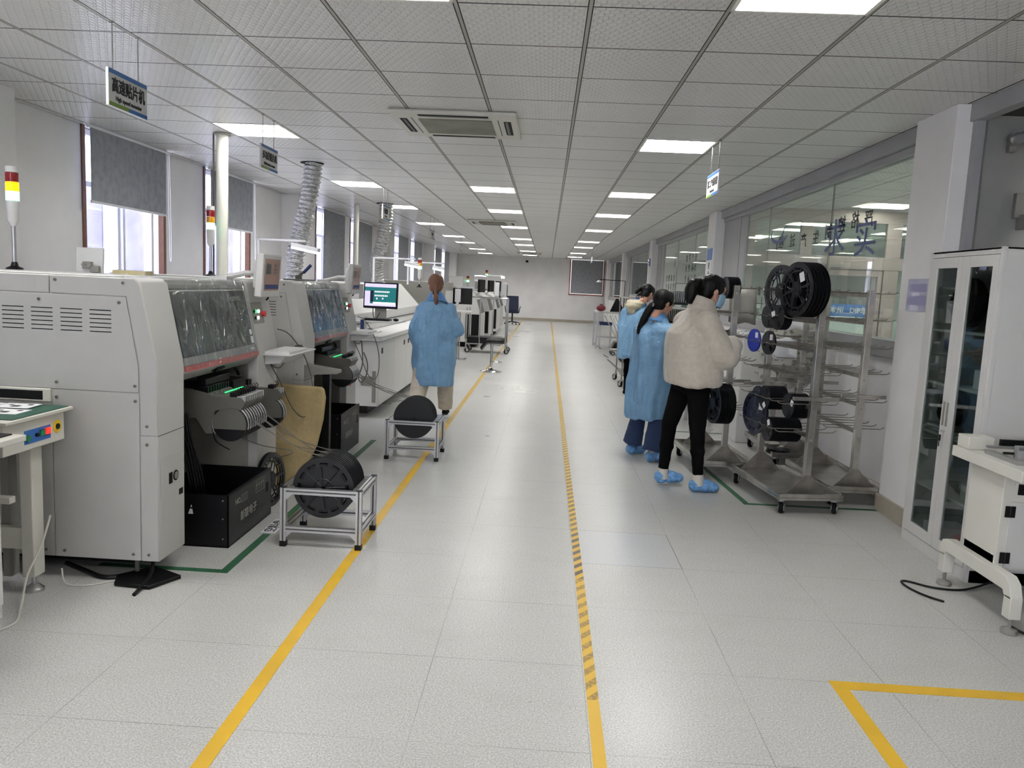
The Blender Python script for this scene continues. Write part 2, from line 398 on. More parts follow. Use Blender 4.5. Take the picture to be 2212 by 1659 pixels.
skip2 = {(i, j) for i in (0, 3) for j in (-8, -5, -2, 0, 2, 5, 8, 10, 12, 15, 18)}  # fixtures multiplied beyond the visible ones to brighten this room
struct(ceiling_mesh(4.09, 7.38, XR+.14, 7.9, 2.0, 22.0, skip2))
struct(MB().box(-4.6, 8.2, YB, YF+.3, CZ+.14, CZ+.2).build('ceiling', 'seam', smooth=0))
# left wall with window openings
WINS = [(-7.2, -5.7), (-4.7, -3.2), (-.05, 1.5), (2.45, 3.98), (7.02, 8.57), (9.52, 11.04), (14.15, 15.7), (16.62, 18.15), (21.35, 22.9), (23.9, 25.4), (28.4, 29.95), (31.0, 32.5)]
SILL = .95
b = MB(); y = YB
for a, c in WINS:
    b.box(XL-.24, XL, y, a, 0, CZ+.14); b.box(XL-.24, XL, a, c, CZ, CZ+.14); b.box(XL-.24, XL, a, c, 0, SILL); y = c
b.box(XL-.24, XL, y, YF, 0, CZ+.14); struct(b.build('wall_left', 'wall', smooth=0))
for k, y0 in enumerate((-1.9, 5.2, 12.33, 19.5, 26.6, 33.4)):
    struct(MB().box(XL, -3.9, y0, y0+.55, 0, CZ).build('trim_%d' % (k+1), 'wall', bevel=.004))
struct(MB().box(-4.42, 8.0, YF, YF+.25, 0, CZ+.14).build('wall_back', 'wall', smooth=0))
b = MB().box(-4.42, -3.2, YB-.2, YB, 0, CZ+.14).box(1.6, 8, YB-.2, YB, 0, CZ+.14).box(-3.2, 1.6, YB-.2, YB, 0, .9); struct(b.build('wall_rear', 'wall', smooth=0))
struct(MB().box(-3.2, 1.6, YB-.12, YB-.11, .9, CZ+.14).build('window_30', 'winglass', smooth=0))  # window added out of view to let in fill daylight from behind
struct(MB().box(7.9, 8.1, YB, YF, 0, CZ+.14).build('wall_far_right', 'wall', smooth=0))
struct(MB().box(XL+.001, XL+.02, YB, YF, 0, .1).build('baseboard_left', 'base'))
struct(MB().box(-3.9, XR, YF-.02, YF, 0, .11).build('baseboard_back', 'base'))
# windows on the left
for k, (a, c) in enumerate(WINS):
    b = MB(); t = .055; x0, x1 = XL-.05, XL+.012
    b.box(x0, x1, a, a+t, SILL, CZ-.002, 0); b.box(x0, x1, c-t, c, SILL, CZ-.002, 0); b.box(x0, x1+.02, a, c, SILL, SILL+.04, 0)
    fr = struct(b.build('window_%d' % (k+1), 'brown', bevel=.004))
    b = MB(); mid = (a+c)/2+.03; xs0, xs1 = XL-.15, XL-.10
    for yy in (a+t, mid-.03, c-t-.045): b.box(xs0, xs1, yy, yy+.045, SILL+.04, CZ-.01)
    b.box(xs0+.04, xs1+.04, mid-.005, mid+.035, SILL+.04, 2.25)
    for zz in (SILL+.04, 2.22, CZ-.06): b.box(xs0, xs1+.03, a+t, c-t, zz, zz+.05)
    b.build('window_sash', 'alu_white', fr, bevel=.003)
    MB().box(XL-.128, XL-.122, a+t, c-t, SILL+.08, CZ-.05).build('window_pane', 'winglass', fr, smooth=0)
# roller blinds
def ordinal(i): return ['first', 'second', 'third', 'fourth', 'fifth', 'sixth', 'seventh', 'eighth', 'ninth', 'tenth'][i]
bl = [(k+2, z) for k, z in ((0, 1.1), (1, 1.1), (2, 2.055), (3, 2.04), (4, 1.15), (5, 1.10), (6, 1.1), (7, 1.15), (8, 1.1), (9, 1.1))]
vis = 0
for k, zb in bl:
    a, c = WINS[k]; ya, yb_ = a-.05, c-.22
    k -= 2
    if k > 3: ya, yb_ = a+.12, c+.05
    n = 'grey roller blind pulled half down over the %s window from the camera' % ('nearest visible' if k == 2 else 'next') if k in (2, 3) else 'grey roller blind fully lowered over the %s window along the left wall' % ordinal(k)
    if k < 2: n = 'unseen grey roller blind lowered beside the camera to cut daylight, the %s one' % ('rearmost' if k == 0 else 'forward')  # these blinds are out of view, lowered to dim the near ceiling
    e = empty('roller_blind', (-4.06, (ya+yb_)/2, zb), n, 'blind', 'roller blinds along the left windows')
    MB().box(-4.063, -4.058, ya, yb_, zb+.02, CZ-.03).build('blind_fabric', 'blind', e, smooth=0)
    MB().box(-4.068, -4.053, ya-.004, yb_+.004, zb, zb+.022).build('bottom_rail', 'trimwhite', e)
    MB().cyl((-4.07, ya-.02, CZ-.022), (-4.07, yb_+.02, CZ-.022), .02, n=10).build('roller_tube', 'trimwhite', e)
    if k in (2, 3): MB().tube([(-4.05, yb_+.03, CZ-.03), (-4.045, yb_+.035, 2.0), (-4.04, yb_+.04, 1.62), (-4.04, yb_+.055, 1.60), (-4.04, yb_+.07, 1.62), (-4.045, yb_+.075, 2.0), (-4.05, yb_+.06, CZ-.03)], .003, n=6, smooth=3).build('pull_cord', 'trimwhite', e)
# back window
bw = MB()
for (x0, x1, z0, z1) in ((.93, .98, 1.2, CZ-.005), (2.40, 2.45, 1.2, CZ-.005), (.93, 2.45, 1.2, 1.25)): bw.box(x0, x1, YF-.04, YF-.001, z0, z1)
bwf = struct(bw.build('window_13', 'redfr', bevel=.004))
MB().box(.98, 2.40, YF-.012, YF-.002, 1.25, CZ-.01).build('glow_panel', mat('daylight_glow', 'ffffff', .5, emit=1.1, ecol='ffffff'), bwf, smooth=0)  # glowing panel stands in for daylight around the lowered blind
e = empty('roller_blind', (1.7, YF-.07, 1.3), 'grey roller blind fully lowered over the window in the far wall', 'blind')
MB().box(1.0, 2.39, YF-.07, YF-.064, 1.27, CZ-.02).build('blind_fabric', 'blind', e, smooth=0)
MB().box(.995, 2.395, YF-.076, YF-.058, 1.265, 1.285).build('bottom_rail', 'trimwhite', e)
# right side: columns, beam, glazing
RC = [(-1.9, -1.35), (5.19, 5.735), (12.25, 12.79), (19.5, 20.05), (26.9, 27.4), (33.9, 34.4)]
for k, (a, c) in enumerate(RC):
    struct(MB().box(2.48, 3.02, a, c, 0, CZ).build('trim_%d' % (k+11), 'wall', bevel=.005))
    struct(MB().box(2.462, 2.48, a-.012, c+.012, 0, .125).box(2.462, 2.60, a-.018, a, 0, .125).build('baseboard_right', 'base', bevel=.003))
pane = 20
for k in range(1, 5):
    a, c = RC[k][1], RC[k+1][0]
    struct(MB().box(2.62, 2.74, a, c, 0, 1.085).build('wall_right', 'wall', smooth=0))
    struct(MB().box(2.58, 2.76, a, c, 1.085, 1.215).build('trim_%d' % (20+k), 'wallgrey', bevel=.003))
    struct(MB().box(2.56, 2.70, a, c, 2.632, CZ).box(2.60, 2.70, a, c, 2.58, 2.632).build('trim_%d' % (30+k), 'wallgrey', bevel=.003))
    gw = c-1.30 if k == 1 else c-.9
    struct(MB().box(2.63, 2.68, gw, gw+.30, 1.215, 2.58).box(2.62, 2.69, gw+.302, c, 1.215, 2.58).build('trim_%d' % (40+k), 'wallgrey', bevel=.002))
    n = 2 if k == 1 else 3
    seams = [a, 7.76, 9.89, gw] if k == 1 else [a+(gw-a)*i/3 for i in range(4)]
    for i in range(3):
        pane += 1
        struct(MB().box(2.650, 2.660, seams[i]+.003, seams[i+1]-.003, 1.215, 2.58).build('window_%d' % pane, 'glass', smooth=0))
    s_ = MB()
    for yy in seams[1:3]: s_.box(2.648, 2.662, yy-.0035, yy+.0035, 1.215, 2.58)
    struct(s_.build('trim_%d' % (50+k), 'midgrey', smooth=0))
struct(MB().box(2.60, 2.62, 5.735, 12.25, 0, .10).box(2.60, 2.62, 12.79, 19.5, 0, .1).build('baseboard_right', 'base'))
# near right bay: recess with a half raised roller shutter
struct(MB().box(2.56, 2.64, -1.35, 5.19, 2.632, CZ).box(2.58, 2.638, 5.14, 5.189, 0, CZ).build('trim_60', 'wallgrey', bevel=.003))
struct(MB().box(2.64, 3.1, 5.12, 5.188, 0, CZ).build('trim_61', 'greywall2', smooth=0))
struct(MB().box(2.64, 3.1, -1.35, 5.12, 2.66, CZ+.02).build('trim_62', 'seam', smooth=0))
b = MB(); prof = []; z = 0
while z < 2.36:
    prof += [(2.93, z), (2.915, z+.022), (2.915, z+.058), (2.93, z+.08)]; z += .08
b.prism(prof+[(2.95, z), (2.95, 0)], 'y', -1.3, 4.98)
e = empty('roller_shutter', (2.93, 1.8, 0), 'grey corrugated metal roller shutter in the recess behind the cabinet', 'shutter')
b.build('shutter_curtain', 'shutter', e, smooth=0)
b = MB(); b.T = Matrix.Translation((2.86, 0, 2.62)) @ Matrix.Rotation(math.radians(-35), 4, 'Y')
b.prism([(0, -.22), (-.012, -.19), (-.012, -.15), (0, -.12), (-.012, -.09), (-.012, -.05), (0, 0), (.01, 0), (.01, -.22)], 'y', -1.3, 5.04); b.build('top_slats', 'shutter', e, smooth=0)
MB().cyl((2.78, 5.06, 2.515), (2.78, -1.2, 2.515), .03, n=20).build('roller_pipe', 'alu', e)
MB().cyl((2.78, 5.09, 2.515), (2.78, 5.05, 2.515), .04, n=16).box(2.76, 2.80, 5.08, 5.12, 2.44, 2.53).build('pipe_bracket', 'steel', e)
MB().tube([(2.86, 5.05, 2.62), (2.88, 5.02, 2.45), (2.89, 4.99, 2.40), (2.89, 4.99, 2.2), (2.90, 5.02, 2.05)], .011, n=8, smooth=5).build('conduit', 'cablew', e)
MB().box(2.87, 2.91, 4.98, 5.115, 1.98, 2.07).box(2.84, 2.9, 5.085, 5.119, 2.05, 2.2).build('guide_bracket', 'midgrey', e, bevel=.002)
MB().lathe([(0, .03), (.05, .028), (.085, .012), (.09, 0), (0, 0)], (2.74, 4.70, 2.46), (-1, -.4, 0)).build('pipe_cap', 'cream', e)
# ------------------------------------------------------------------ room behind the glass
b = MB()
for (x0, x1) in ((2.66, 2.82), (3.44, 3.60), (4.60, 4.80), (6.4, 6.55), (7.7, 7.9)): b.box(x0, x1, 11.2, 11.28, 0, 2.66)
for (z0, z1) in ((2.56, 2.72), (1.93, 2.10)): b.box(2.66, 7.9, 11.195, 11.285, z0, z1)
b.box(2.66, 3.44, 11.2, 11.28, .86, .96)
dp = empty('glazed_partition', (4.4, 11.24, 0), 'pinkish metal framed glazed partition with a door, seen through the glass wall', 'partition')
b.build('frame', 'pink', dp, bevel=.004)
MB().box(2.82, 3.44, 11.236, 11.242, .96, 2.56).box(3.6, 4.6, 11.236, 11.242, 2.1, 2.56).box(4.8, 6.4, 11.236, 11.242, .1, 2.56).build('pane', 'glass', dp, smooth=0)
b = MB(); b.box(3.61, 3.67, 11.21, 11.27, .02, 1.92).box(4.53, 4.59, 11.21, 11.27, .02, 1.92).box(3.67, 4.53, 11.21, 11.27, 1.84, 1.92).box(3.67, 4.53, 11.21, 11.27, .02, .2)
MB.build(b, 'door', 'pink', dp, bevel=.003)
MB().box(3.8, 4.05, 11.14, 11.2, 1.945, 1.985).build('door_closer', 'midgrey', dp, bevel=.004)
struct(MB().box(2.75, 7.9, 21.9, 22, 0, CZ).build('wall_far', 'counter', smooth=0))
struct(MB().box(2.96, 7.9, 1.9, 2, 0, CZ).build('wall_near', 'wall', smooth=0))
bn = tag(MB().box(5.0, 6.35, 15.0, 15.02, 1.20, 1.43).build('banner', 'banner', smooth=0), 'blue banner with white lettering in the room beyond the partition', 'banner')
bn.name = 'banner'
text('lettering', '本州   DIP车间', .13, 'inkwhite', bn, (5.65, 14.99, 1.315), (1, 0, 0), (0, 0, 1), bold=.004)
tag(MB().box(4.9, 6.5, 15.03, 15.5, 0, 1.19).build('counter', 'counter', bevel=.01), 'pale counter under the blue banner in the far room', 'counter')
e = empty('office_cabinet', (6.9, 10.2, 0), 'pale storage cabinet standing inside the glazed room', 'cabinet')
MB().box(6.6, 7.3, 10.0, 10.5, 0, 1.5).build('body', 'counter', e, bevel=.01); MB().box(6.63, 6.94, 9.985, 10, .08, 1.45).box(6.96, 7.27, 9.985, 10, .08, 1.45).build('door', 'machlt', e, bevel=.003)
lt = tag(MB().box(2.675, 2.68, 9.7, 9.75, 1.5, 1.6).build('wall_marker', 'white'), 'small white paper note stuck on the glass beside the racks', 'note')
# lettering and logo on the glass (seen from behind)
lg = empty('glass_lettering', (2.662, 8.0, 1.9), 'mirrored blue brush characters and small slogan lettering on the glass wall', 'lettering')
for ch, y, z, sz in (('实', 6.90, 2.01, .34), ('求', 7.62, 2.05, .36)): text('large_character', ch, sz, 'inkblue', lg, (2.6485, y, z), (0, -1, 0), (0, 0, 1), bold=.001, squash=1.5, mirror=False)
sl = '严格控制生产过程'
for i, ch in enumerate(sl):
    y = 6.86+.285*i*(1+.035*i); z = 2.175-.012*i+.03*math.sin(i*1.1); text('small_character', ch, .155, 'ink', lg, (2.6485, y, z), (0, -1, 0), (0, 0, 1), bold=.001, squash=1.25, mirror=True)
for i, ch in enumerate('进上'): text('large_character', ch, .26, 'inkblue', lg, (2.6485, 8.9+i*.45, 1.56-.02*i), (0, -1, 0), (0, 0, 1), bold=.004, squash=1.3)
for i, ch in enumerate('质量第'): text('small_character', ch, .12, 'ink', lg, (2.6485, 9.62+i*.25, 1.56), (0, -1, 0), (0, 0, 1), mirror=True)
for j, y0 in enumerate((14.6, 17.0)):
    e = empty('glass_lettering', (2.662, y0, 1.9), 'small mirrored slogan lettering on the glass of the second bay, %s column' % ('nearer' if j == 0 else 'farther'), 'lettering')
    for i in range(4):
        for q in range(3): text('small_character', '安全生产质量管理标准'[(i*3+q+j) % 10], .15, 'ink', e, (2.6485, y0+.32*i, 2.15-.19*q-.35*j), (0, -1, 0), (0, 0, 1), mirror=True)
b = MB(); pts = []
for i in range(24):
    t = i/23; a = math.radians(200+t*190); pts.append((2.664, 9.44+.33*math.cos(a), 2.235+.10*math.sin(a)*1.0))
b.tube(pts, [.006+.016*math.sin(math.pi*i/23) for i in range(24)], n=6)
b.tube([(2.664, 9.52, 2.15), (2.664, 9.50, 2.09), (2.664, 9.50, 2.05)], .016, n=6)
b.tube([(2.664, 9.44, 2.16), (2.664, 9.33, 2.20), (2.664, 9.25, 2.28), (2.664, 9.16, 2.30)], [.02, .016, .01, .005], n=6, smooth=3)
for i in range(len(b.v)): b.v[i] = Vector((2.6465+(b.v[i].x-2.664)*.12, b.v[i].y, b.v[i].z))
b.build('logo', 'inkblue', lg)
# poster on the first column, banner strip on the second
po = empty('poster', (2.475, 5.45, 1.45), 'lilac laminated notice on the white column beside the cabinet', 'poster')
MB().box(2.4745, 2.4798, 5.29, 5.605, 1.45, 1.665).build('sheet', 'lilac', po, smooth=0)
MB().box(2.4725, 2.4742, 5.33, 5.57, 1.49, 1.55).box(2.4725, 2.4742, 5.34, 5.56, 1.58, 1.63).build('print_block', mat('poster_print', '8f8db4', .4), po, smooth=0)
e = empty('vertical_sign', (2.47, 12.55, 1.0), 'tall white notice strip with a blue head on the second column', 'sign')
MB().box(2.472, 2.479, 12.30, 12.70, .9, 2.2).build('panel', 'white', e, smooth=0); MB().box(2.468, 2.4715, 12.30, 12.70, 2.02, 2.2).build('head', 'signblue', e, smooth=0)
for i, ch in enumerate('安全生产人人有责'): text('character', ch, .11, 'ink', e, (2.4705, 12.5, 1.93-.13*i), (0, -1, 0), (0, 0, 1), bold=.003)
e = empty('vertical_sign', (2.47, 19.8, 1.0), 'tall white notice strip on the third column', 'sign')
MB().box(2.472, 2.479, 19.6, 19.95, .9, 2.3).build('panel', 'white', e, smooth=0); MB().box(2.468, 2.4715, 19.6, 19.95, 2.12, 2.3).build('head', 'signblue', e, smooth=0)
# ------------------------------------------------------------------ ceiling lights
def make_light(label, x0, y0, e=None):
    r = empty('ceiling_light', (x0+GP/2, y0+GP/2, CZ), label, 'ceiling light', 'recessed ceiling lights')
    s = GP/2-.006; b = MB()
    for (a0, a1, c0, c1) in ((-s, s, -s, -s+.018), (-s, s, s-.018, s), (-s, -s+.018, -s, s), (s-.018, s, -s, s)): b.box(a0, a1, c0, c1, -.004, .085)
    b.box(-s, s, -s, s, .085, .09); b.build('housing', 'louver', r, world=False, smooth=0)
    b = MB(); q = s-.018
    for k in range(3): b.box(-q+.01, q-.01, -q+.055+k*(q*2-.11)/2-.034, -q+.055+k*(q*2-.11)/2+.034, .028, .048)
    b.build('tubes', 'lamp', r, world=False, smooth=0)
    b = MB()
    for k in range(1, 6): x = -q+2*q*k/6; b.prism([(x-.0035, .024), (x+.0035, .024), (x+.001, .002), (x-.001, .002)], 'y', -q, q)
    for k in range(1, 3): y = -q+2*q*k/3; b.prism([(y-.006, .024), (y+.006, .024), (y+.002, .002), (y-.002, .002)], 'x', -q, q)
    b.build('louvre', 'louver', r, world=False, smooth=0)
    return r
proto = None
nm = {-5: 'left', -2: 'middle', 1: 'right'}
cnt = {-5: 0, -2: 0, 1: 0}
for ky in (-18, -14, -8, -2, 4, 10, 15, 21, 28, 33, 40, 46):  # rearmost two rows and the nearest left light are unseen, added for fill
    for kx in (-5, -2, 1):
        if (kx, ky) not in skip: continue
        if ky < 0: lab = 'square recessed louvred light above the camera, %s row, %s' % (nm[kx], {-18: 'third row behind the camera, added for fill', -14: 'second row behind the camera, added for fill', -8: 'just behind the camera', -2: 'the nearest row ahead, its left one unseen and added'}[ky])
        else: cnt[kx] += 1; lab = 'square recessed louvred light, number %s going away in the %s row' % (['one', 'two', 'three', 'four', 'five', 'six', 'seven', 'eight', 'nine'][cnt[kx]-1], nm[kx])
        if proto is None: proto = make_light(lab, GX+GP*kx, GY+GP*ky)
        else: copy_tree(proto, loc=(GX+GP*kx+GP/2, GY+GP*ky+GP/2, CZ), label=lab)
for (i, j) in sorted(skip2):
    copy_tree(proto, loc=(4.09+GP*i+GP/2, 7.38+GP*j+GP/2, CZ), label='square recessed light in the glazed room, in a set enlarged for brightness, %s row, number %s from the near end' % ('first' if i == 0 else 'second', ['one', 'two', 'three', 'four', 'five', 'six', 'seven', 'eight', 'nine', 'ten', 'eleven'][[-8, -5, -2, 0, 2, 5, 8, 10, 12, 15, 18].index(j)]), group='ceiling lights behind the glass')
# air conditioning cassettes
def make_ac(cx, cy, label):
    r = empty('ceiling_cassette', (cx, cy, CZ), label, 'air conditioner', 'ceiling air conditioners')
    s = .475; b = MB(); q = .31
    b.box(-s, s, -s, s, -.03, -.001)
    b.build('fascia', 'cream', r, world=False, bevel=.012)
    MB().box(-.275, .275, -.275, .275, -.036, -.031).build('intake_grille', mat('grille_grey', '8b897c', .7, var=.25, vs=3) if 'grille_grey' not in bpy.data.materials else bpy.data.materials['grille_grey'], r, world=False)
    for k in range(4):
        b = MB(); b.T = Matrix.Rotation(k*math.pi/2, 4, 'Z'); b.box(-.26, .26, .365, .42, -.0315, -.0295, 0)
        b.prism([(.375, -.032), (.395, -.030), (.398, -.034), (.378, -.037)], 'x', -.25, .25, 1); b.build('air_outlet', ['blk', 'dkgrey'], r, world=False, smooth=0)
    b = MB()
    for k in range(2): x = (-1, 1)[k]*.325; b.box(x-.003, x+.003, -.3, .3, -.0312, -.0305)
    b.build('panel_gap', 'seam', r, world=False, smooth=0)
    return r
a = make_ac(-.757, 6.375, 'cream four-way ceiling air conditioner, the large near one')
copy_tree(a, loc=(-1.15, 16.1, CZ), label='cream ceiling air conditioner between the middle lights, halfway along')
copy_tree(a, loc=(-.75, 30.3, CZ), label='cream ceiling air conditioner farthest away, near the back wall')
# ------------------------------------------------------------------ hanging signs
def hang_sign(x, y0, y1, z0, z1, cn, en, label, face=1):
    r = empty('hanging_sign', (x, (y0+y1)/2, z0), label, 'sign', 'hanging signs')
    t = .008
    MB().box(x-t, x+t, y0, y1, z0, z1).build('board', 'signface', r, bevel=.002)
    h = z1-z0; xx = x+face*(t+.0006)
    MB().box(min(x+face*t, xx+face*.0004), max(x+face*t, xx+face*.0004), y0+.004, y1-.002, z1-h*.13, z1-.003).build('top_band', 'signblue', r, smooth=0)
    MB().box(min(x+face*t, xx+face*.0004), max(x+face*t, xx+face*.0004), y0+.004, (y0+y1)/2, z0+.003, z0+h*.12).build('bottom_band', 'signgrn' if face > 0 else 'signblue', r, smooth=0)
    MB().box(min(x+face*t, xx+face*.0004), max(x+face*t, xx+face*.0004), (y0+y1)/2, y1-.002, z0+.003, z0+h*.12).build('bottom_band', 'signblue' if face > 0 else 'signgrn', r, smooth=0)
    R = (0, face, 0); cy = (y0+y1)/2; L = y1-y0
    if cn: text('lettering', cn, h*.42 if len(cn) < 6 else h*.36, 'ink', r, (xx+face*.001, cy, z0+h*.56), R, (0, 0, 1), bold=.0016, squash=min(1, (L*.86)/(len(cn)*(h*.42 if len(cn) < 6 else h*.36))))
    if en: text('lettering', en, h*.17, 'ink', r, (xx+face*.001, cy, z0+h*.24), R, (0, 0, 1), bold=.0003, squash=min(1, L*.78/(len(en)*h*.085)))
    b = MB()
    for f in (.14, .80):
        yy = y0+L*f; b.cyl((x, yy, z1), (x, yy, CZ), .003, n=6); b.box(x-.012, x+.012, yy-.006, yy+.006, CZ-.006, CZ-.001)
    b.build('hanger_rod', 'steel', r)
    return r
hang_sign(-2.29, 4.09, 4.48, 2.321, 2.509, '高速贴片机', 'High speed mounter', 'hanging sign with five bold characters above the nearest mounter')
hang_sign(-2.29, 6.257, 6.636, 2.325, 2.512, '多功能贴片机', 'Multi function mounter', 'hanging sign with six bold characters above the second mounter')
hang_sign(-2.29, 10.86, 11.28, 2.318, 2.515, '回流焊', 'Reflow oven', 'hanging sign in front of the farther foil duct')
hang_sign(-2.29, 15.2, 15.88, 2.317, 2.485, '炉后检查', 'Inspection', 'small pale hanging sign past the ovens on the left')
hang_sign(-2.29, 20.5, 21.0, 2.317, 2.485, '', '', 'farthest plain hanging sign in the left row')
hang_sign(1.334, 6.58, 7.045, 2.31, 2.502, '第二产线料架', 'Feeder rack', 'hanging sign with a blue band over the reel racks', face=-1)
e = hang_sign(1.334, 25.0, 25.5, 2.317, 2.485, '', '', 'tiny far hanging sign near the back window', face=-1)
# camera on back wall
e = empty('wall_camera', (-.95, YF-.1, 2.45), 'small black dome camera high on the far wall', 'security camera')
MB().box(-1.02, -.88, YF-.02, YF-.001, 2.44, 2.66).build('backplate', 'trimwhite', e); MB().sph((-.95, YF-.09, 2.56), .065, .065, .05).build('dome', 'dark', e)
# ------------------------------------------------------------------ floor tape
def tape(name, poly, m, label, z=.0012): return tag(MB().prism(poly, 'z', .0002, z).build(name, m, smooth=0), label, 'floor tape')
tape('floor_tape', [(-1.006, -2.9), (-.951, -2.9), (-.966, 8.3), (-1.021, 8.3)], 'yellow', 'long plain yellow floor tape left of the aisle, passing under the reel stands')
tape('floor_tape', [(-1.021, 8.3), (-.966, 8.3), (-1.0, 33.5), (-1.055, 33.5)], 'hazard', 'black and yellow striped tape continuing the left line beyond the walking woman')
tape('floor_tape', [(.223, -2.9), (.265, -2.9), (.262, 34.2), (.208, 34.2)], 'hazard', 'black and yellow hazard tape running down the middle of the aisle')
tape('floor_tape', [(1.19, 2.965), (2.6, 2.965), (2.6, 3.03), (1.19, 3.03)], 'yellow', 'yellow tape bar at bottom right running across the floor')
tape('floor_tape', [(1.19, 1.0), (1.245, 1.0), (1.25, 2.9649), (1.19, 2.9649)], 'yellow', 'yellow tape strip at bottom right running towards the camera')
tape('floor_tape', [(-2.2, 3.765), (-1.535, 3.765), (-1.535, 3.81), (-2.2, 3.81)], 'green', 'green floor tape crossing in front of the nearest mounter')
tape('floor_tape', [(-1.58, 3.811), (-1.535, 3.811), (-1.535, 4.40), (-1.58, 4.40)], 'green', 'short green tape beside the nearest black crate')
tape('floor_tape', [(-1.58, 4.70), (-1.535, 4.70), (-1.53, 7.25), (-1.58, 7.25)], 'green', 'green floor tape passing behind the nearer reel stand')
fl_ = tape('floor_label', [(-1.605, 4.42), (-1.515, 4.42), (-1.515, 4.685), (-1.605, 4.685)], 'white', 'worn white floor label with three characters on the green line')
text('lettering', '空料盘', .075, 'ink', fl_, (-1.56, 4.55, .0016), (0, 1, 0), (-1, 0, 0), bold=.0006)
tape('floor_tape', [(1.50, 5.66), (2.46, 5.68), (2.46, 5.725), (1.50, 5.70)], 'green', 'green floor tape crossing under the front rack')
tape('floor_tape', [(1.50, 5.701), (1.545, 5.701), (1.40, 7.6), (1.355, 7.6)], 'green', 'green floor tape along the left side of the racks')
tape('floor_tape', [(1.36, 8.55), (2.5, 8.55), (2.5, 8.6), (1.36, 8.6)], 'green', 'green floor tape crossing behind the woman in the cream jacket')
for i, (a, c) in enumerate(((15.2, 17.2), (17.6, 18.4), (20.2, 22.2))): tape('floor_tape', [(1.40, a), (1.45, a), (1.40, c), (1.35, c)], 'dkgrey', 'dark worn floor tape dash on the far right, %s of three' % ['nearest', 'middle', 'farthest'][i])
# neighbouring building seen through the left windows
ex = empty('neighbour_building', (-7.2, 12, -.1), 'pale lavender neighbouring facade seen through the left windows', 'building')
MB().box(-7.4, -7.0, -9, 36, -.1, 2.75).build('facade', mat('lavender_facade', '77758a', .8, var=.25, vs=2), ex, smooth=0)
for k in range(30): MB().box(-6.99, -6.93, -8+1.45*k, -7.75+1.45*k, 0, 2.7).build('pilaster', 'pink' if k % 3 == 0 else 'alu_white', ex, smooth=0)
def ordinal(i): return ['first', 'second', 'third', 'fourth', 'fifth', 'sixth', 'seventh', 'eighth', 'ninth', 'tenth', 'eleventh', 'twelfth', 'thirteenth', 'fourteenth'][i]
# ================================================================== PLACEMENT MACHINES (left)
def tower(x, y, z, label, lit, s=1.0, h=.27):
    r = empty('tower_light', (x, y, z), label, 'signal light', 'signal tower lights')
    MB().lathe([(0, 0), (.047*s, 0), (.047*s, .008), (.022*s, .02), (.015*s, .045), (0, .045)], (x, y, z), n=20).build('base', 'dark', r)
    z1 = z+h; MB().cyl((x, y, z+.03), (x, y, z1), .0125*s, n=12).build('pole', 'alu', r)
    MB().lathe([(0, 0), (.014*s, 0), (.031*s, .03), (.034*s, .15), (0, .15)], (x, y, z1-.01), n=20).build('body', 'machlt', r)
    zz = z1+.142
    for nme, on, off, k in (('green_lamp', 'ledgw', 'lens_grn', 0), ('amber_lamp', 'ledy', 'lens_yel', 1), ('red_lamp', 'ledr', 'lens_red', 2)):
        MB().cyl((x, y, zz), (x, y, zz+.052*s), .036*s, n=20).build(nme, on if k in lit else off, r); zz += .055*s
    MB().cyl((x, y, zz), (x, y, zz+.035*s), .036*s, .034*s, n=20).build('cap', 'machlt', r)
    return r
def screws(pts, y, r=.0085):
    b = MB()
    for x, z in pts: b.cyl((x, y-.0005, z), (x, y-.0035, z), r, n=12, m=0); b.cyl((x, y-.003, z), (x, y-.006, z), r*.55, n=8, m=1)
    return b
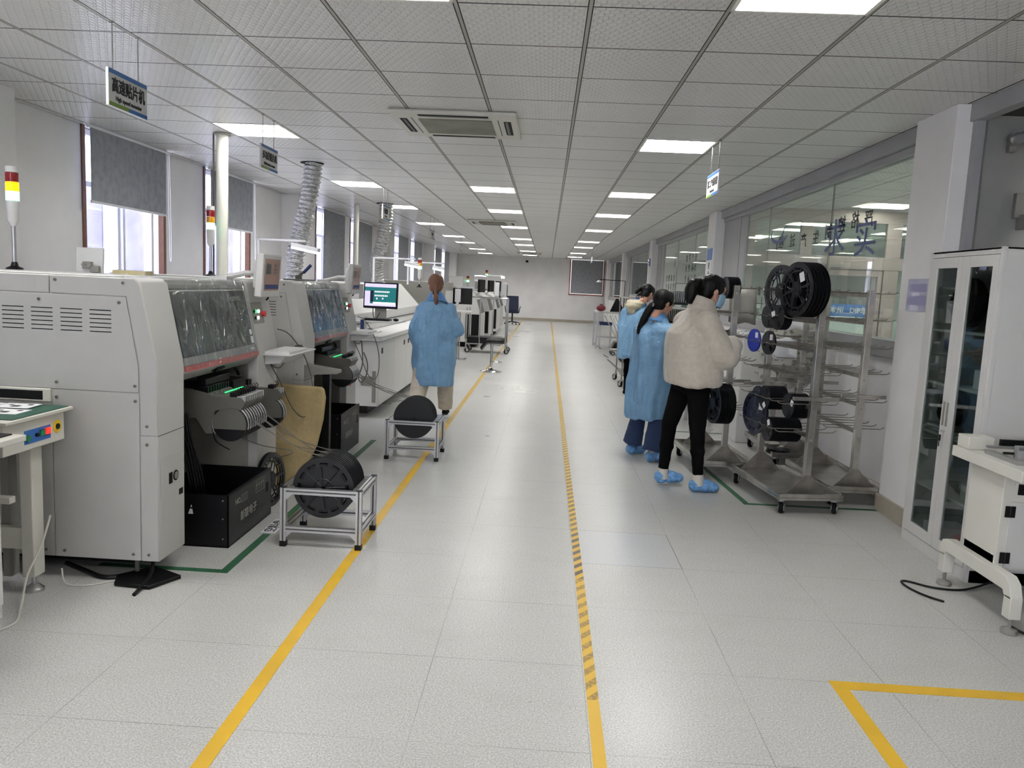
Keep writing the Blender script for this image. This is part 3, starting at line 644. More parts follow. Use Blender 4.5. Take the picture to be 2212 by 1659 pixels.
def mounter(y0, label, variant):
    r = empty('placement_machine', (-2.6, y0+.825, 0), label, 'machine', 'chip placement machines')
    Y = lambda a: y0+a
    col = [(-2.3, .10), (-1.80, .10), (-1.80, 1.04), (-1.88, 1.432), (-1.905, 1.452), (-2.3, 1.452)]
    b = MB(); b.box(-3.49, -2.3, Y(.006), Y(1.65), .10, 1.452); b.prism(col, 'y', Y(.006), Y(.275)); b.prism(col, 'y', Y(1.30), Y(1.65))
    b.box(-2.3, -1.9, Y(.27), Y(1.31), 1.40, 1.452)
    b.build('body', 'mach', r, bevel=.006)
    MB().box(-3.3, -2.0, Y(.15), Y(1.5), .03, .10).build('plinth', 'blk', r)
    g = .0022
    pan = [('side_panel', [(-2.305, 1.450), (-1.906, 1.450), (-1.882, 1.430), (-1.802, 1.04), (-1.802, .718), (-1.885+g, .718), (-1.886+g, 1.03), (-1.890+g, 1.063), (-1.944+g, 1.368), (-2.305, 1.370)]),
           ('side_panel', [(-3.48, 1.370), (-2.309, 1.370), (-2.309, 1.450), (-3.48, 1.450)]),
           ('side_panel', [(-3.48, .921), (-1.890, .920), (-1.891, 1.028), (-1.894, 1.061), (-1.948, 1.364), (-3.48, 1.366)]),
           ('side_panel', [(-2.309, .102), (-1.889, .102), (-1.889, .916), (-2.309, .916)]),
           ('side_panel', [(-1.885, .102), (-1.802, .102), (-1.802, .714), (-1.885, .714)]),
           ('side_panel', [(-3.48, .102), (-2.313, .102), (-2.313, .855), (-3.48, .855)])]
    for n_, p in pan: MB().prism(p, 'y', Y(0), Y(.006)).build(n_, 'mach', r, bevel=.0015, seg=1)
    MB().box(-3.48, -2.60+.29, Y(-.012), Y(.006), .857, .919).build('board_slot_frame', 'cream', r, bevel=.003)
    MB().box(-3.3, -2.345, Y(-.0135), Y(-.0122), .866, .908).build('board_slot', 'blk', r)
    b = MB()
    for x0 in (-2.536, -2.397, -2.257, -2.118):
        for k in range(6):
            z = 1.199+.02*k; b.box(x0, x0+.103, Y(-.0006), Y(.001), z-.0022, z+.0022)
    b.build('vent_slots', 'blk', r, smooth=0)
    for sc_ in [(-2.358, 1.338), (-1.977, 1.338), (-2.283, .952), (-1.907, .951), (-2.285, .881), (-1.906, .879), (-1.851, .761), (-1.852, .673), (-2.278, 1.431), (-1.956, 1.429), (-2.355, .133), (-2.264, .133), (-1.925, .133), (-1.849, .134)]: screws([sc_], Y(0)).build('panel_screw', ['midgrey', 'dkgrey'], r)
    # front access plate on the near column
    b = MB(); b.box(-1.800, -1.797, Y(.028), Y(.258), .185, .607); b.build('access_plate', 'mach', r, bevel=.0015, seg=1)
    b = MB(); b.box(-1.7972, -1.7955, Y(.10), Y(.135), .46, .515); b.cyl((-1.7972, Y(.17), .49), (-1.794, Y(.17), .49), .026, n=20); b.box(-1.7972, -1.7955, Y(.205), Y(.245), .38, .41); b.build('pressure_gauge', 'blk', r)
    MB().cyl((-1.794, Y(.17), .49), (-1.7925, Y(.17), .49), .019, n=20).build('gauge_dial', 'midgrey', r)
    MB().box(-1.7999, -1.7992, Y(0), Y(.275), .7145, .7175).build('front_seam', 'seam', r)
    # hood
    h0, h1 = Y(.277), Y(1.298)
    MB().prism([(-2.3, 1.399), (-1.90, 1.399), (-1.892, 1.405), (-1.888, 1.425), (-1.905, 1.455), (-2.3, 1.455)], 'y', h0, h1).build('hood_top', 'hood', r, bevel=.004)
    hp = [(-2.3, 1.398), (-1.888, 1.398), (-1.806, 1.03), (-1.800, .985), (-1.865, .935), (-2.3, .93)]
    hd = MB().prism(hp, 'y', h0, h1).build('hood', 'mach', r, bevel=.004)
    def slope(z): return -1.888+(1.398-z)/(1.398-1.03)*.082
    def quad(nme, ya, yb, za, zb, off, m):
        x = lambda z: slope(z)+off
        return MB().prism([(x(za)-.003, za), (x(za), za), (x(zb), zb), (x(zb)-.003, zb)], 'y', ya, yb).build(nme, m, r, smooth=0)
    quad('hood_window', h0+.012, h1-.03, 1.062, 1.392, .004, 'darkglass' if not variant else 'darkblueglass')
    quad('hood_band', h0+.006, h1-.01, 1.022, 1.060, .0045, 'hood')
    quad('red_strip', h0+.002, h1-.002, .992, 1.020, .006, 'redstrip')
    quad('white_label', h1-.075, h1-.045, 1.075, 1.115, .0075, 'white'); quad('white_label', h1-.075, h1-.048, 1.125, 1.155, .0075, 'white')
    text('logo_lettering', 'Hanwha', .052, 'midgrey', r, (slope(1.35)+.0062, h1-.20, 1.35), (0, 1, 0), (-.21, 0, 1), bold=.001)
    text('logo_lettering', 'S5 plus', .02, 'inkwhite', r, (slope(1.04)+.0070, h1-.09, 1.042), (0, 1, 0), (-.21, 0, 1), bold=.0006)
    b = MB(); rnd = random.Random(y0); ny, nz = 36, 14; vs = []
    for j in range(nz+1):
        for i in range(ny+1):
            z = 1.0+(1.452-1.0)*j/nz; y = h0+(h1-h0)*i/ny
            vs.append((slope(z)+.013+.006*noise.noise(Vector((y*7, z*4, y0)))+.004*noise.noise(Vector((y*22, z*9, 3)))-(0.012 if z > 1.43 else 0), y, z))
    fs = [(j*(ny+1)+i, j*(ny+1)+i+1, (j+1)*(ny+1)+i+1, (j+1)*(ny+1)+i) for j in range(nz) for i in range(ny)]
    b.add(vs, fs); b.build('plastic_film', 'film', r, smooth=180)
    MB().prism([(h0+.42, .948), (h0+.55, .962), (h0+.52, .985), (h0+.45, .980)], 'x', -1.842, -1.815).build('hood_handle', 'blk', r)
    # bay behind the feeders
    MB().box(-2.3, -2.28, Y(.28), Y(1.30), .1, .93).box(-2.28, -1.86, Y(1.285), Y(1.30), .1, .93).build('bay_wall', 'midgrey', r, smooth=0)
    MB().box(-2.28, -1.98, Y(.28), Y(1.28), .74, .84).box(-2.28, -2.05, Y(.3), Y(1.25), .84, .92).box(-2.05, -1.96, Y(.32), Y(.6), .84, .9).build('feeder_base', 'blk', r, bevel=.006)
    pl = [(-2.05, .868), (-1.894, .856), (-1.807, .838), (-1.796, .828), (-1.635, .825), (-1.612, .799), (-1.637, .753), (-1.696, .767), (-1.779, .746), (-1.802, .689), (-1.800, .617), (-1.833, .617), (-1.886, .70), (-2.05, .70)]
    def feeder(y, z_, far=False):
        b = MB(); dz = z_
        b.prism([(x, z+dz) for x, z in pl], 'y', y, y+.024, 0)
        b.cyl((-1.70, y+.004, .675+dz), (-1.70, y+.020, .675+dz), .096, n=32, m=1)
        b.prism([(-1.70+.094*math.cos(a), .675+dz+.094*math.sin(a)) for a in [math.radians(-18+216*k/20) for k in range(21)]], 'y', y+.001, y+.003, 0)
        b.tube([(-1.70+.102*math.cos(a), y+.012, .675+dz+.102*math.sin(a)) for a in [math.radians(-15+70*k/8) for k in range(9)]]+[(-1.715, y+.012, .785+dz)], .0045, n=6, m=2)
        b.tube([(-1.70+.101*math.cos(a), y+.012, .675+dz+.101*math.sin(a)) for a in [math.radians(150+65*k/8) for k in range(9)]], .004, n=6, m=2)
        b.box(-1.66, -1.615, y+.004, y+.020, .80+dz, .832+dz, 2); b.box(-1.70, -1.66, y+.006, y+.018, .826+dz, .850+dz, 1)
        b.tube([(-1.655, y+.012, .84+dz), (-1.645, y+.012, .862+dz), (-1.66, y+.012, .875+dz)], .003, n=5, m=1)
        b.box(-1.90, -1.82, y+.002, y+.022, .84+dz, .875+dz, 1)
        return b.build('feeder', ['charcoal', 'dark', 'alu'], r, bevel=.0015, seg=1, smooth=30)
    nf = 9 if not variant else 7
    for k in range(nf): feeder(Y(.60)+k*.034+(.12 if variant else 0), 0)
    if not variant:
        for k in range(2): feeder(Y(1.19)+k*.034, -.03, True)
    MB().box(-1.764, -1.757, Y(.69), Y(.95), .834, .838).build('indicator_lights', 'ledg', r)
    b = MB(); b.tube([(-1.95, Y(.7), .90), (-1.93, Y(.72), .955), (-1.90, Y(.95), .965), (-1.87, Y(1.1), .93), (-1.86, Y(1.14), .88)], .011, n=8, smooth=4)
    b.tube([(-1.93, Y(.35), .93), (-1.91, Y(.5), .935), (-1.90, Y(.62), .92)], .016, n=8); b.box(-1.96, -1.84, Y(.62), Y(.95), .875, .915); b.box(-1.93, -1.82, Y(.96), Y(1.15), .80, .87)
    b.build('feeder_clamp', 'dark', r, bevel=.004)
    if not variant:
        b = MB()
        for k in range(8):
            xx = -1.93+.018*k; xx = -1.95+.008*k; b.tube([(xx, Y(.50)+.012*(k % 3), .74), (xx+.008, Y(.53)+.01*(k % 3), .60), (xx+.03, Y(.57)+.014*(k % 4), .40), (xx+.055, Y(.62)+.016*(k % 4), .12)], .006, n=6, smooth=4)
        b.build('waste_tape', 'dark', r)
        MB().tube([(-1.80, Y(.62), .62), (-1.795, Y(.66), .56), (-1.76, Y(.75), .50)], .003, n=6, smooth=4).build('hose', 'dark', r)
    # controls
    MB().prism([(-1.829, 1.185), (-1.802-.0245, 1.185), (-1.8545+.0005, 1.317), (-1.860, 1.317)], 'y', Y(1.305), Y(1.49)).build('control_plate', 'midgrey', r, bevel=.002)
    for (yy, z, m, n_) in ((1.36, 1.262, 'ledg', 'green_button'), (1.41, 1.262, 'ledw', 'white_button'), (1.385, 1.222, 'ledw', 'white_button'), (1.335, 1.262, 'dark', 'black_button'), (1.335, 1.222, 'dark', 'black_button')):
        xs = -1.8255-(z-1.185)*.212; MB().cyl((xs, Y(yy), z), (xs+.007, Y(yy), z), .011, n=14).build(n_, m, r)
    MB().cyl((-1.86, Y(1.46), 1.245), (-1.826, Y(1.46), 1.245), .012, n=14).cyl((-1.83, Y(1.46), 1.245), (-1.812, Y(1.46), 1.245), .017, .019, n=18).build('emergency_stop', 'redp', r)
    # touch monitor on its arm
    mo = Matrix.Translation((-1.765, Y(1.41), 1.495)) @ Matrix.Rotation(math.radians(2), 4, 'Z') @ Matrix.Rotation(math.radians(4), 4, 'Y')
    b = MB(); b.T = mo; b.box(-.035, .012, -.185, .185, -.14, .13); b.box(-.065, -.035, -.13, .13, -.09, .09); tm = b.build('touch_monitor', 'machlt', r, bevel=.008)
    b = MB(); b.T = mo; b.box(.0122, .0135, -.15, .15, -.098, .100); b.build('monitor_screen', 'screend', tm, smooth=0)
    b = MB(); b.T = mo; b.box(.0136, .0142, -.125, -.03, .005, .07, 0)
    for k in range(6): b.box(.0136, .0142, .03+.035*(k % 2), .055+.035*(k % 2), .055-.025*(k//2), .07-.025*(k//2), 0)
    b.box(.0136, .0142, -.13, .14, -.088, -.06, 1); b.build('screen_graphics', ['dkgrey', 'inkblue'], tm, smooth=0)
    MB().tube([(-1.82, Y(1.38), 1.50), (-1.90, Y(1.33), 1.50), (-2.02, Y(1.25), 1.46)], .017, n=8).box(-2.06, -1.96, Y(1.2), Y(1.3), 1.45, 1.475).build('monitor_arm', 'machlt', r)
    MB().tube([(-1.78, Y(1.42), 1.37), (-1.785, Y(1.43), 1.345), (-1.80, Y(1.44), 1.335)], .006, n=6).build('stylus_holder', 'dark', r)
    # keyboard tray
    kt = MB().box(-1.86, -1.62, Y(1.38), Y(1.95), .982, .990).prism([(-1.80, .982), (-1.66, .982), (-1.70, .93), (-1.80, .92)], 'y', Y(1.42), Y(1.85)).build('keyboard_tray', 'machlt', r, bevel=.003)
    b = MB(); b.box(-1.80, -1.64, Y(1.42), Y(1.80), .990, 1.006)
    for i in range(4):
        for j in range(13): b.box(-1.79+.034*i, -1.762+.034*i, Y(1.435)+.027*j, Y(1.458)+.027*j, 1.006, 1.011)
    b.build('keyboard', 'machwh', kt)
    MB().sph((-1.72, Y(1.87), 1.002), .03, .05, .018).build('mouse', 'dark', kt)
    MB().tube([(-1.79, Y(1.45), .95), (-1.77, Y(1.5), .90), (-1.76, Y(1.60), .885), (-1.76, Y(1.68), .92), (-1.77, Y(1.7), .97)], .004, n=6, smooth=5).build('keyboard_cable', 'cable', r)
    MB().tube([(-1.78, Y(1.60), 1.14), (-1.74, Y(1.72), 1.10), (-1.68, Y(1.86), .95), (-1.64, Y(1.93), .75), (-1.64, Y(1.92), .58), (-1.66, Y(1.8), .52), (-1.70, Y(1.68), .60), (-1.75, Y(1.56), .80), (-1.79, Y(1.46), .94)], .004, n=6, smooth=6).build('scanner_cable', 'cable', r)
    MB().box(-1.80, -1.795, Y(1.40), Y(1.46), .50, .60).build('outlet_plate', 'redp', r)
    # top items
    MB().box(-3.4, -2.1, Y(.2), Y(1.5), 1.452, 1.458).build('top_lid', 'machlt', r, bevel=.003)
    for xx in (-1.95, -2.95):
        for yy in (.08, 1.55): b = MB(); b.cyl((xx, Y(yy), 0), (xx, Y(yy), .012), .035, n=14); b.cyl((xx, Y(yy), .012), (xx, Y(yy), .10), .011, n=10); b.build('levelling_foot', 'charcoal', r)
    return r
mounter(3.60, 'nearest grey placement machine with its hood in plastic film and black feeders', 0)
mounter(5.85, 'second placement machine, with a blue tinted hood window, behind the kraft paper bag', 1)
tower(-3.25, 4.74, 1.459, 'signal tower lit amber and green on the nearest machine', (0, 1))
tower(-3.0, 6.99, 1.459, 'signal tower lit green on the second machine beside the cream pipe', (0,))
# conveyor link between the two machines
r = empty('transfer_conveyor', (-2.6, 5.55, 0), 'short grey transfer conveyor joining the two placement machines', 'conveyor')
MB().box(-3.1, -2.25, 5.26, 5.84, .80, .88).build('conveyor_bed', 'machlt', r, bevel=.004); MB().box(-2.75, -2.55, 5.45, 5.65, 0, .80).build('pedestal', 'machlt', r, bevel=.004)
# things on top of the first machine
def at_matrix(loc, rz=0, rx=0): return Matrix.Translation(loc) @ Matrix.Rotation(rz, 4, 'Z') @ Matrix.Rotation(rx, 4, 'X')
r = empty('rear_monitor', (-2.93, 5.0, 1.459), 'white monitor seen from behind on top of the nearest machine', 'monitor')
b = MB(); b.T = at_matrix((-2.935, 5.02, 1.53), math.radians(-8), math.radians(-4)); b.box(-.095, .095, -.02, .0, -.075, .085); b.build('casing', 'machwh', r, bevel=.004)
b = MB(); b.T = at_matrix((-2.935, 5.02, 1.53), math.radians(-8), math.radians(-4)); b.box(-.03, .03, -.045, -.02, -.05, -.005); b.box(-.035, .005, -.05, -.045, -.03, -.02); b.cyl((.03, -.03, -.03), (.03, -.06, -.03), .014, n=12); b.box(.03, .09, -.05, -.03, -.072, -.03); b.build('bracket', 'midgrey', r, bevel=.002)
r = empty('component_tray_box', (-2.52, 4.75, 1.459), 'clear box of small yellow cards on top of the nearest machine', 'box')
MB().box(-2.62, -2.42, 4.70, 4.80, 1.4585, 1.484).build('cards', mat('cream_cards', 'cdbb86', .6, var=.1, vs=40), r)
MB().box(-2.625, -2.405, 4.69, 4.81, 1.4582, 1.49).build('clear_case', 'film', r, smooth=0)
r = empty('handheld_tool', (-2.04, 7.2, 1.45), 'blue handled toggle clamp standing on the second machine', 'tool')
MB().box(-2.2, -1.98, 6.55, 6.75, 1.4585, 1.47).box(-2.12, -2.08, 6.62, 6.68, 1.47, 1.50).tube([(-2.10, 6.65, 1.49), (-2.07, 6.64, 1.52), (-2.05, 6.64, 1.53)], .012, n=8).build('clamp_body', 'charcoal', r, bevel=.002)
MB().tube([(-2.055, 6.64, 1.525), (-1.99, 6.63, 1.59)], .013, n=10).build('handle', 'inkblue', r)
# kraft paper sheet, stand, crates
bg_ = tag(MB().prism([(-2.15, .0), (-1.83, .0), (-1.70, .11), (-1.617, .215), (-1.575, .317), (-1.535, .497), (-1.520, .655), (-1.532, .715), (-1.55, .729), (-1.75, .735), (-1.90, .746), (-2.15, .75)], 'y', 5.42, 5.48).build('kraft_paper_bag', 'kraft', bevel=.012), 'brown kraft paper bag standing between the two placement machines', 'bag')
r = empty('feeder_stand', (-1.66, 6.0, 0), 'grey bracket shelf on a square black post beside the second machine', 'stand')
MB().box(-1.69, -1.635, 5.97, 6.03, .02, .76).box(-1.80, -1.56, 5.9, 6.1, 0, .02).build('post', 'dark', r, bevel=.003); MB().prism([(-1.86, .84), (-1.55, .80), (-1.55, .775), (-1.70, .765), (-1.86, .72)], 'y', 5.86, 6.0).build('shelf', 'midgrey', r, bevel=.004)
def crate(x0, x1, y0, y1, h, label, tilt=0):
    r = empty('black_crate', ((x0+x1)/2, (y0+y1)/2, 0), label, 'crate', 'black conductive crates', rz=tilt)
    w, d = (x1-x0)/2, (y1-y0)/2; t = .006
    b = MB(); b.box(-w, w, -d, d, 0, t); b.box(-w, w, -d, -d+t, 0, h); b.box(-w, w, d-t, d, 0, h); b.box(-w, -w+t, -d, d, 0, h); b.box(w-t, w, -d, d, 0, h)
    b.box(-w, -w+.02, -d, d, h-.006, h); b.box(w-.014, w, -d, d, h-.004, h+.003); b.build('box_shell', 'dark', r, world=False, smooth=0)
    b = MB()
    for a, z in ((.03, h-.03), (.03, h*.55), (.03, .05)): b.cyl((w-a, -d, z), (w-a, -d-.003, z), .004, n=8)
    b.build('rivets', 'midgrey', r, world=False)
    MB().prism([(-.0, h*.62), (.028, h*.62), (.018, h*.80)], 'y', -d-.0012, -d-.0002).build('sticker', 'white', r, world=False)
    b = MB(); b.box(w-.30, w-.16, -d-.002, -d-.0004, h*.72, h*.75); b.box(w, w+.002, d-.09, d-.06, h*.55, h*.75); b.build('hand_slot', 'blk', r, world=False)
    for (bd, sz, yy, zz) in (('NO.', .045, -.20, h*.77), ('新联电子', .060, -.04, h*.42)):
        o = text('lettering', bd, sz, 'midgrey', None, (0, 0, 0), (0, 1, 0), (0, 0, 1), bold=.0006, squash=1.05); o.parent = r; o.location = (w+.001, yy, zz)
    b = MB(); X0, X1 = w+.0002, w+.0012
    def rect(ya, yb, za, zb, t=.0022): b.box(X0, X1, ya, yb, za, za+t); b.box(X0, X1, ya, yb, zb-t, zb); b.box(X0, X1, ya, ya+t, za, zb); b.box(X0, X1, yb-t, yb, za, zb)
    for k in range(4): rect(-.155+.024*k, -.131+.024*k, h*.70, h*.84, .0016)
    rect(.07, .22, h*.68, h*.92)
    for k, yy in enumerate((.09, .125, .16, .195)): b.box(X0, X1, yy-.002, yy+.002, h*.72, h*.87); b.prism([(yy-.011, h*.82), (yy+.011, h*.82), (yy, h*.89)], 'x', X0, X1)
    b.build('printed_marks', 'midgrey', r, world=False, smooth=0)
    return r
crate(-2.12, -1.675, 4.125, 4.80, .295, 'open black crate with white lettering under the nearest machine')
crate(-2.05, -1.665, 6.45, 7.10, .36, 'black crate behind the black post, by the second machine')
# ------------------------------------------------------------------ REELS
def plate(b, rs, n, keep, x0, x1, m=0, c=(0, 0, 0)):
    R = [[(Vector((x, c[1]+r*math.cos(2*math.pi*k/n), c[2]+r*math.sin(2*math.pi*k/n)))) for k in range(n)] for x in (x0, x1) for r in rs]
    L = len(rs); vs = [p for q in R for p in q]; fs = []
    id_ = lambda s, i, k: (s*L+i)*n+(k % n)
    kp = lambda i, k: 0 <= i < L-1 and keep(i, k % n)
    for i in range(L-1):
        for k in range(n):
            if not keep(i, k): continue
            fs.append((id_(0, i, k), id_(0, i, k+1), id_(0, i+1, k+1), id_(0, i+1, k))); fs.append((id_(1, i, k), id_(1, i+1, k), id_(1, i+1, k+1), id_(1, i, k+1)))
            if not kp(i+1, k): fs.append((id_(0, i+1, k), id_(0, i+1, k+1), id_(1, i+1, k+1), id_(1, i+1, k)))
            if not kp(i-1, k): fs.append((id_(0, i, k), id_(1, i, k), id_(1, i, k+1), id_(0, i, k+1)))
            if not kp(i, k+1): fs.append((id_(0, i, k+1), id_(1, i, k+1), id_(1, i+1, k+1), id_(0, i+1, k+1)))
            if not kp(i, k-1): fs.append((id_(0, i, k), id_(0, i+1, k), id_(1, i+1, k), id_(1, i, k)))
    return b.add(vs, fs, m)
def make_reel(R, w, style, flange='reel', tape_='reelin', lab=True, label='', group=None, t=.0022, loc=(0, 0, 0), rot=(0, 0, 0)):
    r = empty('component_reel', loc, label, 'reel', group); r.rotation_euler = rot
    for s in (-1, 1):
        b = MB(); xa = s*w/2; xb = s*(w/2-t)
        if style == 'big': plate(b, [.02*R, .10*R, .20*R, .66*R, .72*R, .86*R, R], 72, lambda i, k: not ((i == 2 and (k % 12) > 1) or (i == 4 and (k % 6) > 0)), min(xa, xb), max(xa, xb))
        elif style == 'slot': plate(b, [.06*R, .30*R, .72*R, .84*R, R], 72, lambda i, k: not (i == 2 and (k % 6) > 1), min(xa, xb), max(xa, xb))
        elif style == 'three': plate(b, [.075*R, .36*R, .86*R, R], 48, lambda i, k: not (i == 1 and (k % 16) > 11 ), min(xa, xb), max(xa, xb))
        else: plate(b, [.06*R, .3*R, .9*R, R], 40, lambda i, k: True, min(xa, xb), max(xa, xb))
        if style == 'slot':
            for q_ in range(8):
                a_ = math.pi*q_/4; d_ = Vector((0, math.cos(a_), math.sin(a_))); b.tube([Vector((s*w/2, 0, 0))+d_*R*.1, Vector((s*w/2, 0, 0))+d_*R*.70], .0028, n=4)
            b.tube([Vector((s*w/2, R*.3*math.cos(2*math.pi*q_/24), R*.3*math.sin(2*math.pi*q_/24))) for q_ in range(25)], .003, n=4)
        b.build('flange', flange, r, world=False, smooth=20)
    MB().cyl((-w/2+t, 0, 0), (w/2-t, 0, 0), R*.62 if style == 'big' else R*.80, n=48).build('wound_tape', tape_, r, world=False) if style != 'big' else MB().cyl((-w/2+t, 0, 0), (w/2-t, 0, 0), R*.30, n=32).build('hub', flange, r, world=False)
    if style == 'big':
        b = MB(); plate(b, [.78*R, .93*R], 72, lambda i, k: True, -w/2+t+.0005, w/2-t-.0005); b.build('wound_tape', tape_, r, world=False)
    if lab:
        b = MB(); b.box(-w/2-.0006, -w/2-.0001, -R*.62, -R*.20, R*.25, R*.72) if R < .12 else b.box(-w/2-.0006, -w/2-.0001, -.105, -.055, .03, .095)
        o = b.build('paper_label', 'white', r, world=False, smooth=0)
    return r
def stack(proto, n, start, step, label_fn, group, rot=(0, 0, 0), jit=0):
    """repeats of one reel along a rod, with the source as the first"""
    for k in range(n):
        p = Vector(start)+Vector(step)*k; a = rot[0]+(random.uniform(-1, 1)*2.5 if jit else 0)
        if k == 0: proto.location = p; proto.rotation_euler = (a, rot[1], rot[2]); proto['label'] = label_fn(0); proto['group'] = group
        else:
            c = copy_tree(proto, loc=p, rot=(a, rot[1], rot[2]), label=label_fn(k), group=group, kids=False)
            for ch in proto.children:
                if ch.name.startswith('paper_label'): continue
                copy_tree(ch, c)
# reel stands
def reel_stand(cx, cy, w, d, h, label, slats=True):
    r = empty('reel_stand', (cx, cy, 0), label, 'stand', 'aluminium reel stands')
    p = .032
    def prof(b, a, c, ax):
        # T-slot profile: four corner ribs around a core
        a, c = Vector(a), Vector(c)
        lo = Vector((min(a.x, c.x), min(a.y, c.y), min(a.z, c.z))); hi = Vector((max(a.x, c.x), max(a.y, c.y), max(a.z, c.z)))
        e = [0, 1, 2]; e.remove(ax); q = p/2
        b.box(lo.x+(0 if ax == 0 else .004), hi.x-(0 if ax == 0 else .004), lo.y+(0 if ax == 1 else .004), hi.y-(0 if ax == 1 else .004), lo.z+(0 if ax == 2 else .004), hi.z-(0 if ax == 2 else .004), 1)
        for s in (0, 1):
            for t_ in (0, 1):
                l2 = list(lo); h2 = list(hi); u, v = e
                if s: l2[u] = hi[u]-.0115
                else: h2[u] = lo[u]+.0115
                if t_: l2[v] = hi[v]-.0115
                else: h2[v] = lo[v]+.0115
                b.box(l2[0], h2[0], l2[1], h2[1], l2[2], h2[2], 0)
    for sx in (-1, 1):
        for sy in (-1, 1):
            x = sx*(w/2-p/2); y = sy*(d/2-p/2); b = MB(); prof(b, (x-p/2, y-p/2, .03), (x+p/2, y+p/2, h), 2); lg_ = b.build('leg', ['alu', 'charcoal'], r, world=False, smooth=0)
            MB().box(x-p/2-.002, x+p/2+.002, y-p/2-.002, y+p/2+.002, 0, .032).build('foot_cap', 'dark', lg_, world=False, bevel=.002)
            MB().box(x-p/2, x+p/2, y-p/2, y+p/2, h, h+.004).build('end_cap', 'dark', lg_, world=False, bevel=.001)
    for z in (h-p-.002, .085):
        for sy in (-1, 1):
            b = MB(); y = sy*(d/2-p/2); prof(b, (-w/2+p, y-p/2, z), (w/2-p, y+p/2, z+p), 0); b.build('cross_rail', ['alu', 'charcoal'], r, world=False, smooth=0)
        for sx in (-1, 1):
            b = MB(); x = sx*(w/2-p/2); prof(b, (x-p/2, -d/2+p, z), (x+p/2, d/2-p, z+p), 1); b.build('side_rail', ['alu', 'charcoal'], r, world=False, smooth=0)
    b = MB()
    for sx in (-1, 1):
        for sy in (-1, 1):
            x = sx*(w/2-p); y = sy*(d/2-p/2)
            b.prism([(x, h-p-.002), (x-sx*.035, h-p-.002), (x, h-p-.037)], 'y', y-.012, y+.012); b.prism([(x, .085), (x-sx*.035, .085), (x, .05)], 'y', y-.012, y+.012)
    b.build('corner_brackets', 'alu', r, world=False, smooth=0)
    if slats:
        n = int((d-2*p)/.0285)
        for k in range(n+1):
            y = -d/2+p+.002+k*.0285
            MB().box(-w/2+.034, w/2-.034, y-.0035, y+.0035, h-.014, h-.004).build('slat', 'alu', r, world=False, smooth=0) if k in (0, n) else (MB().box(-w/2+.034, -w/2+.062, y-.0035, y+.0035, h-.014, h-.003).box(w/2-.062, w/2-.034, y-.0035, y+.0035, h-.014, h-.003).build('slat', 'alu', r, world=False, smooth=0))
    else: MB().box(w/2-.062, w/2-.034, -d/2+p, d/2-p, h-.010, h-.004).box(-w/2+.034, -w/2+.062, -d/2+p, d/2-p, h-.010, h-.004).build('top_plate', 'alu', r, world=False, smooth=0)
    return r
reel_stand(-1.190, 4.405, .455, .40, .335, 'nearer aluminium profile stand full of black reels, on the yellow tape')
reel_stand(-1.075, 6.70, .455, .42, .335, 'farther aluminium profile stand with dark reels, beside the walking woman', slats=False)
pr = make_reel(.172, .024, 'slot', lab=False)
stack(pr, 9, (-1.195, 4.285, .327), (0, .0285, 0), lambda k: 'front black slotted reel in the nearer aluminium stand, facing the camera' if k == 0 else 'black reel, %s from the front in the nearer aluminium stand' % ordinal(k), 'reels in the nearer stand', rot=(0, 0, math.pi/2), jit=1)
pr = make_reel(.172, .024, 'plain', lab=False)
stack(pr, 6, (-1.075, 6.58, .345), (0, .034, 0), lambda k: 'front glossy black reel in the farther aluminium stand' if k == 0 else 'black reel, %s from the front in the farther aluminium stand' % ordinal(k), 'reels in the farther stand', rot=(0, 0, math.pi/2))
pr = make_reel(.176, .024, 'big', label='single black spoked reel leaning against the end of the nearest black crate', loc=(-1.735, 4.96, .178), rot=(0, math.radians(-3), math.radians(-9)))
# carrier tapes running from the feeders to the reels
for k in range(8):
    y0 = 4.225+.034*k; y1 = 4.30+.028*k
    tag(MB().tube([(-1.615, y0, .72-.006*(k % 3)), (-1.52, y0+.01, .655-.01*(k % 3)), (-1.40, (y0+y1)/2, .585-.012*(k % 4)), (-1.29, y1, .52-.008*(k % 3)), (-1.20, y1, .497)], .0022, n=5, smooth=5).build('carrier_tape', 'tapefilm'), 'thin carrier tape strip to the nearer reel stand, %s from the camera' % ordinal(k), 'tape', 'carrier tapes to the nearer stand')
tag(MB().tube([(-1.70, 4.32, .585), (-1.62, 4.5, .50), (-1.52, 4.75, .42), (-1.66, 4.9, .34)], .003, n=5, smooth=6).build('carrier_tape', 'tapefilm'), 'dark tape drooping from the feeder disc to the reel by the crate', 'tape')
for k in range(5):
    y0 = 6.62+.034*k; y1 = 6.59+.034*k
    tag(MB().tube([(-1.615, y0, .70), (-1.5, y0, .63-.01*(k % 3)), (-1.32, y1, .56-.01*(k % 2)), (-1.14, y1, .512)], .0022, n=5, smooth=5).build('carrier_tape', 'tapefilm'), 'thin carrier tape strip to the farther reel stand, %s from the camera' % ordinal(k), 'tape', 'carrier tapes to the farther stand')
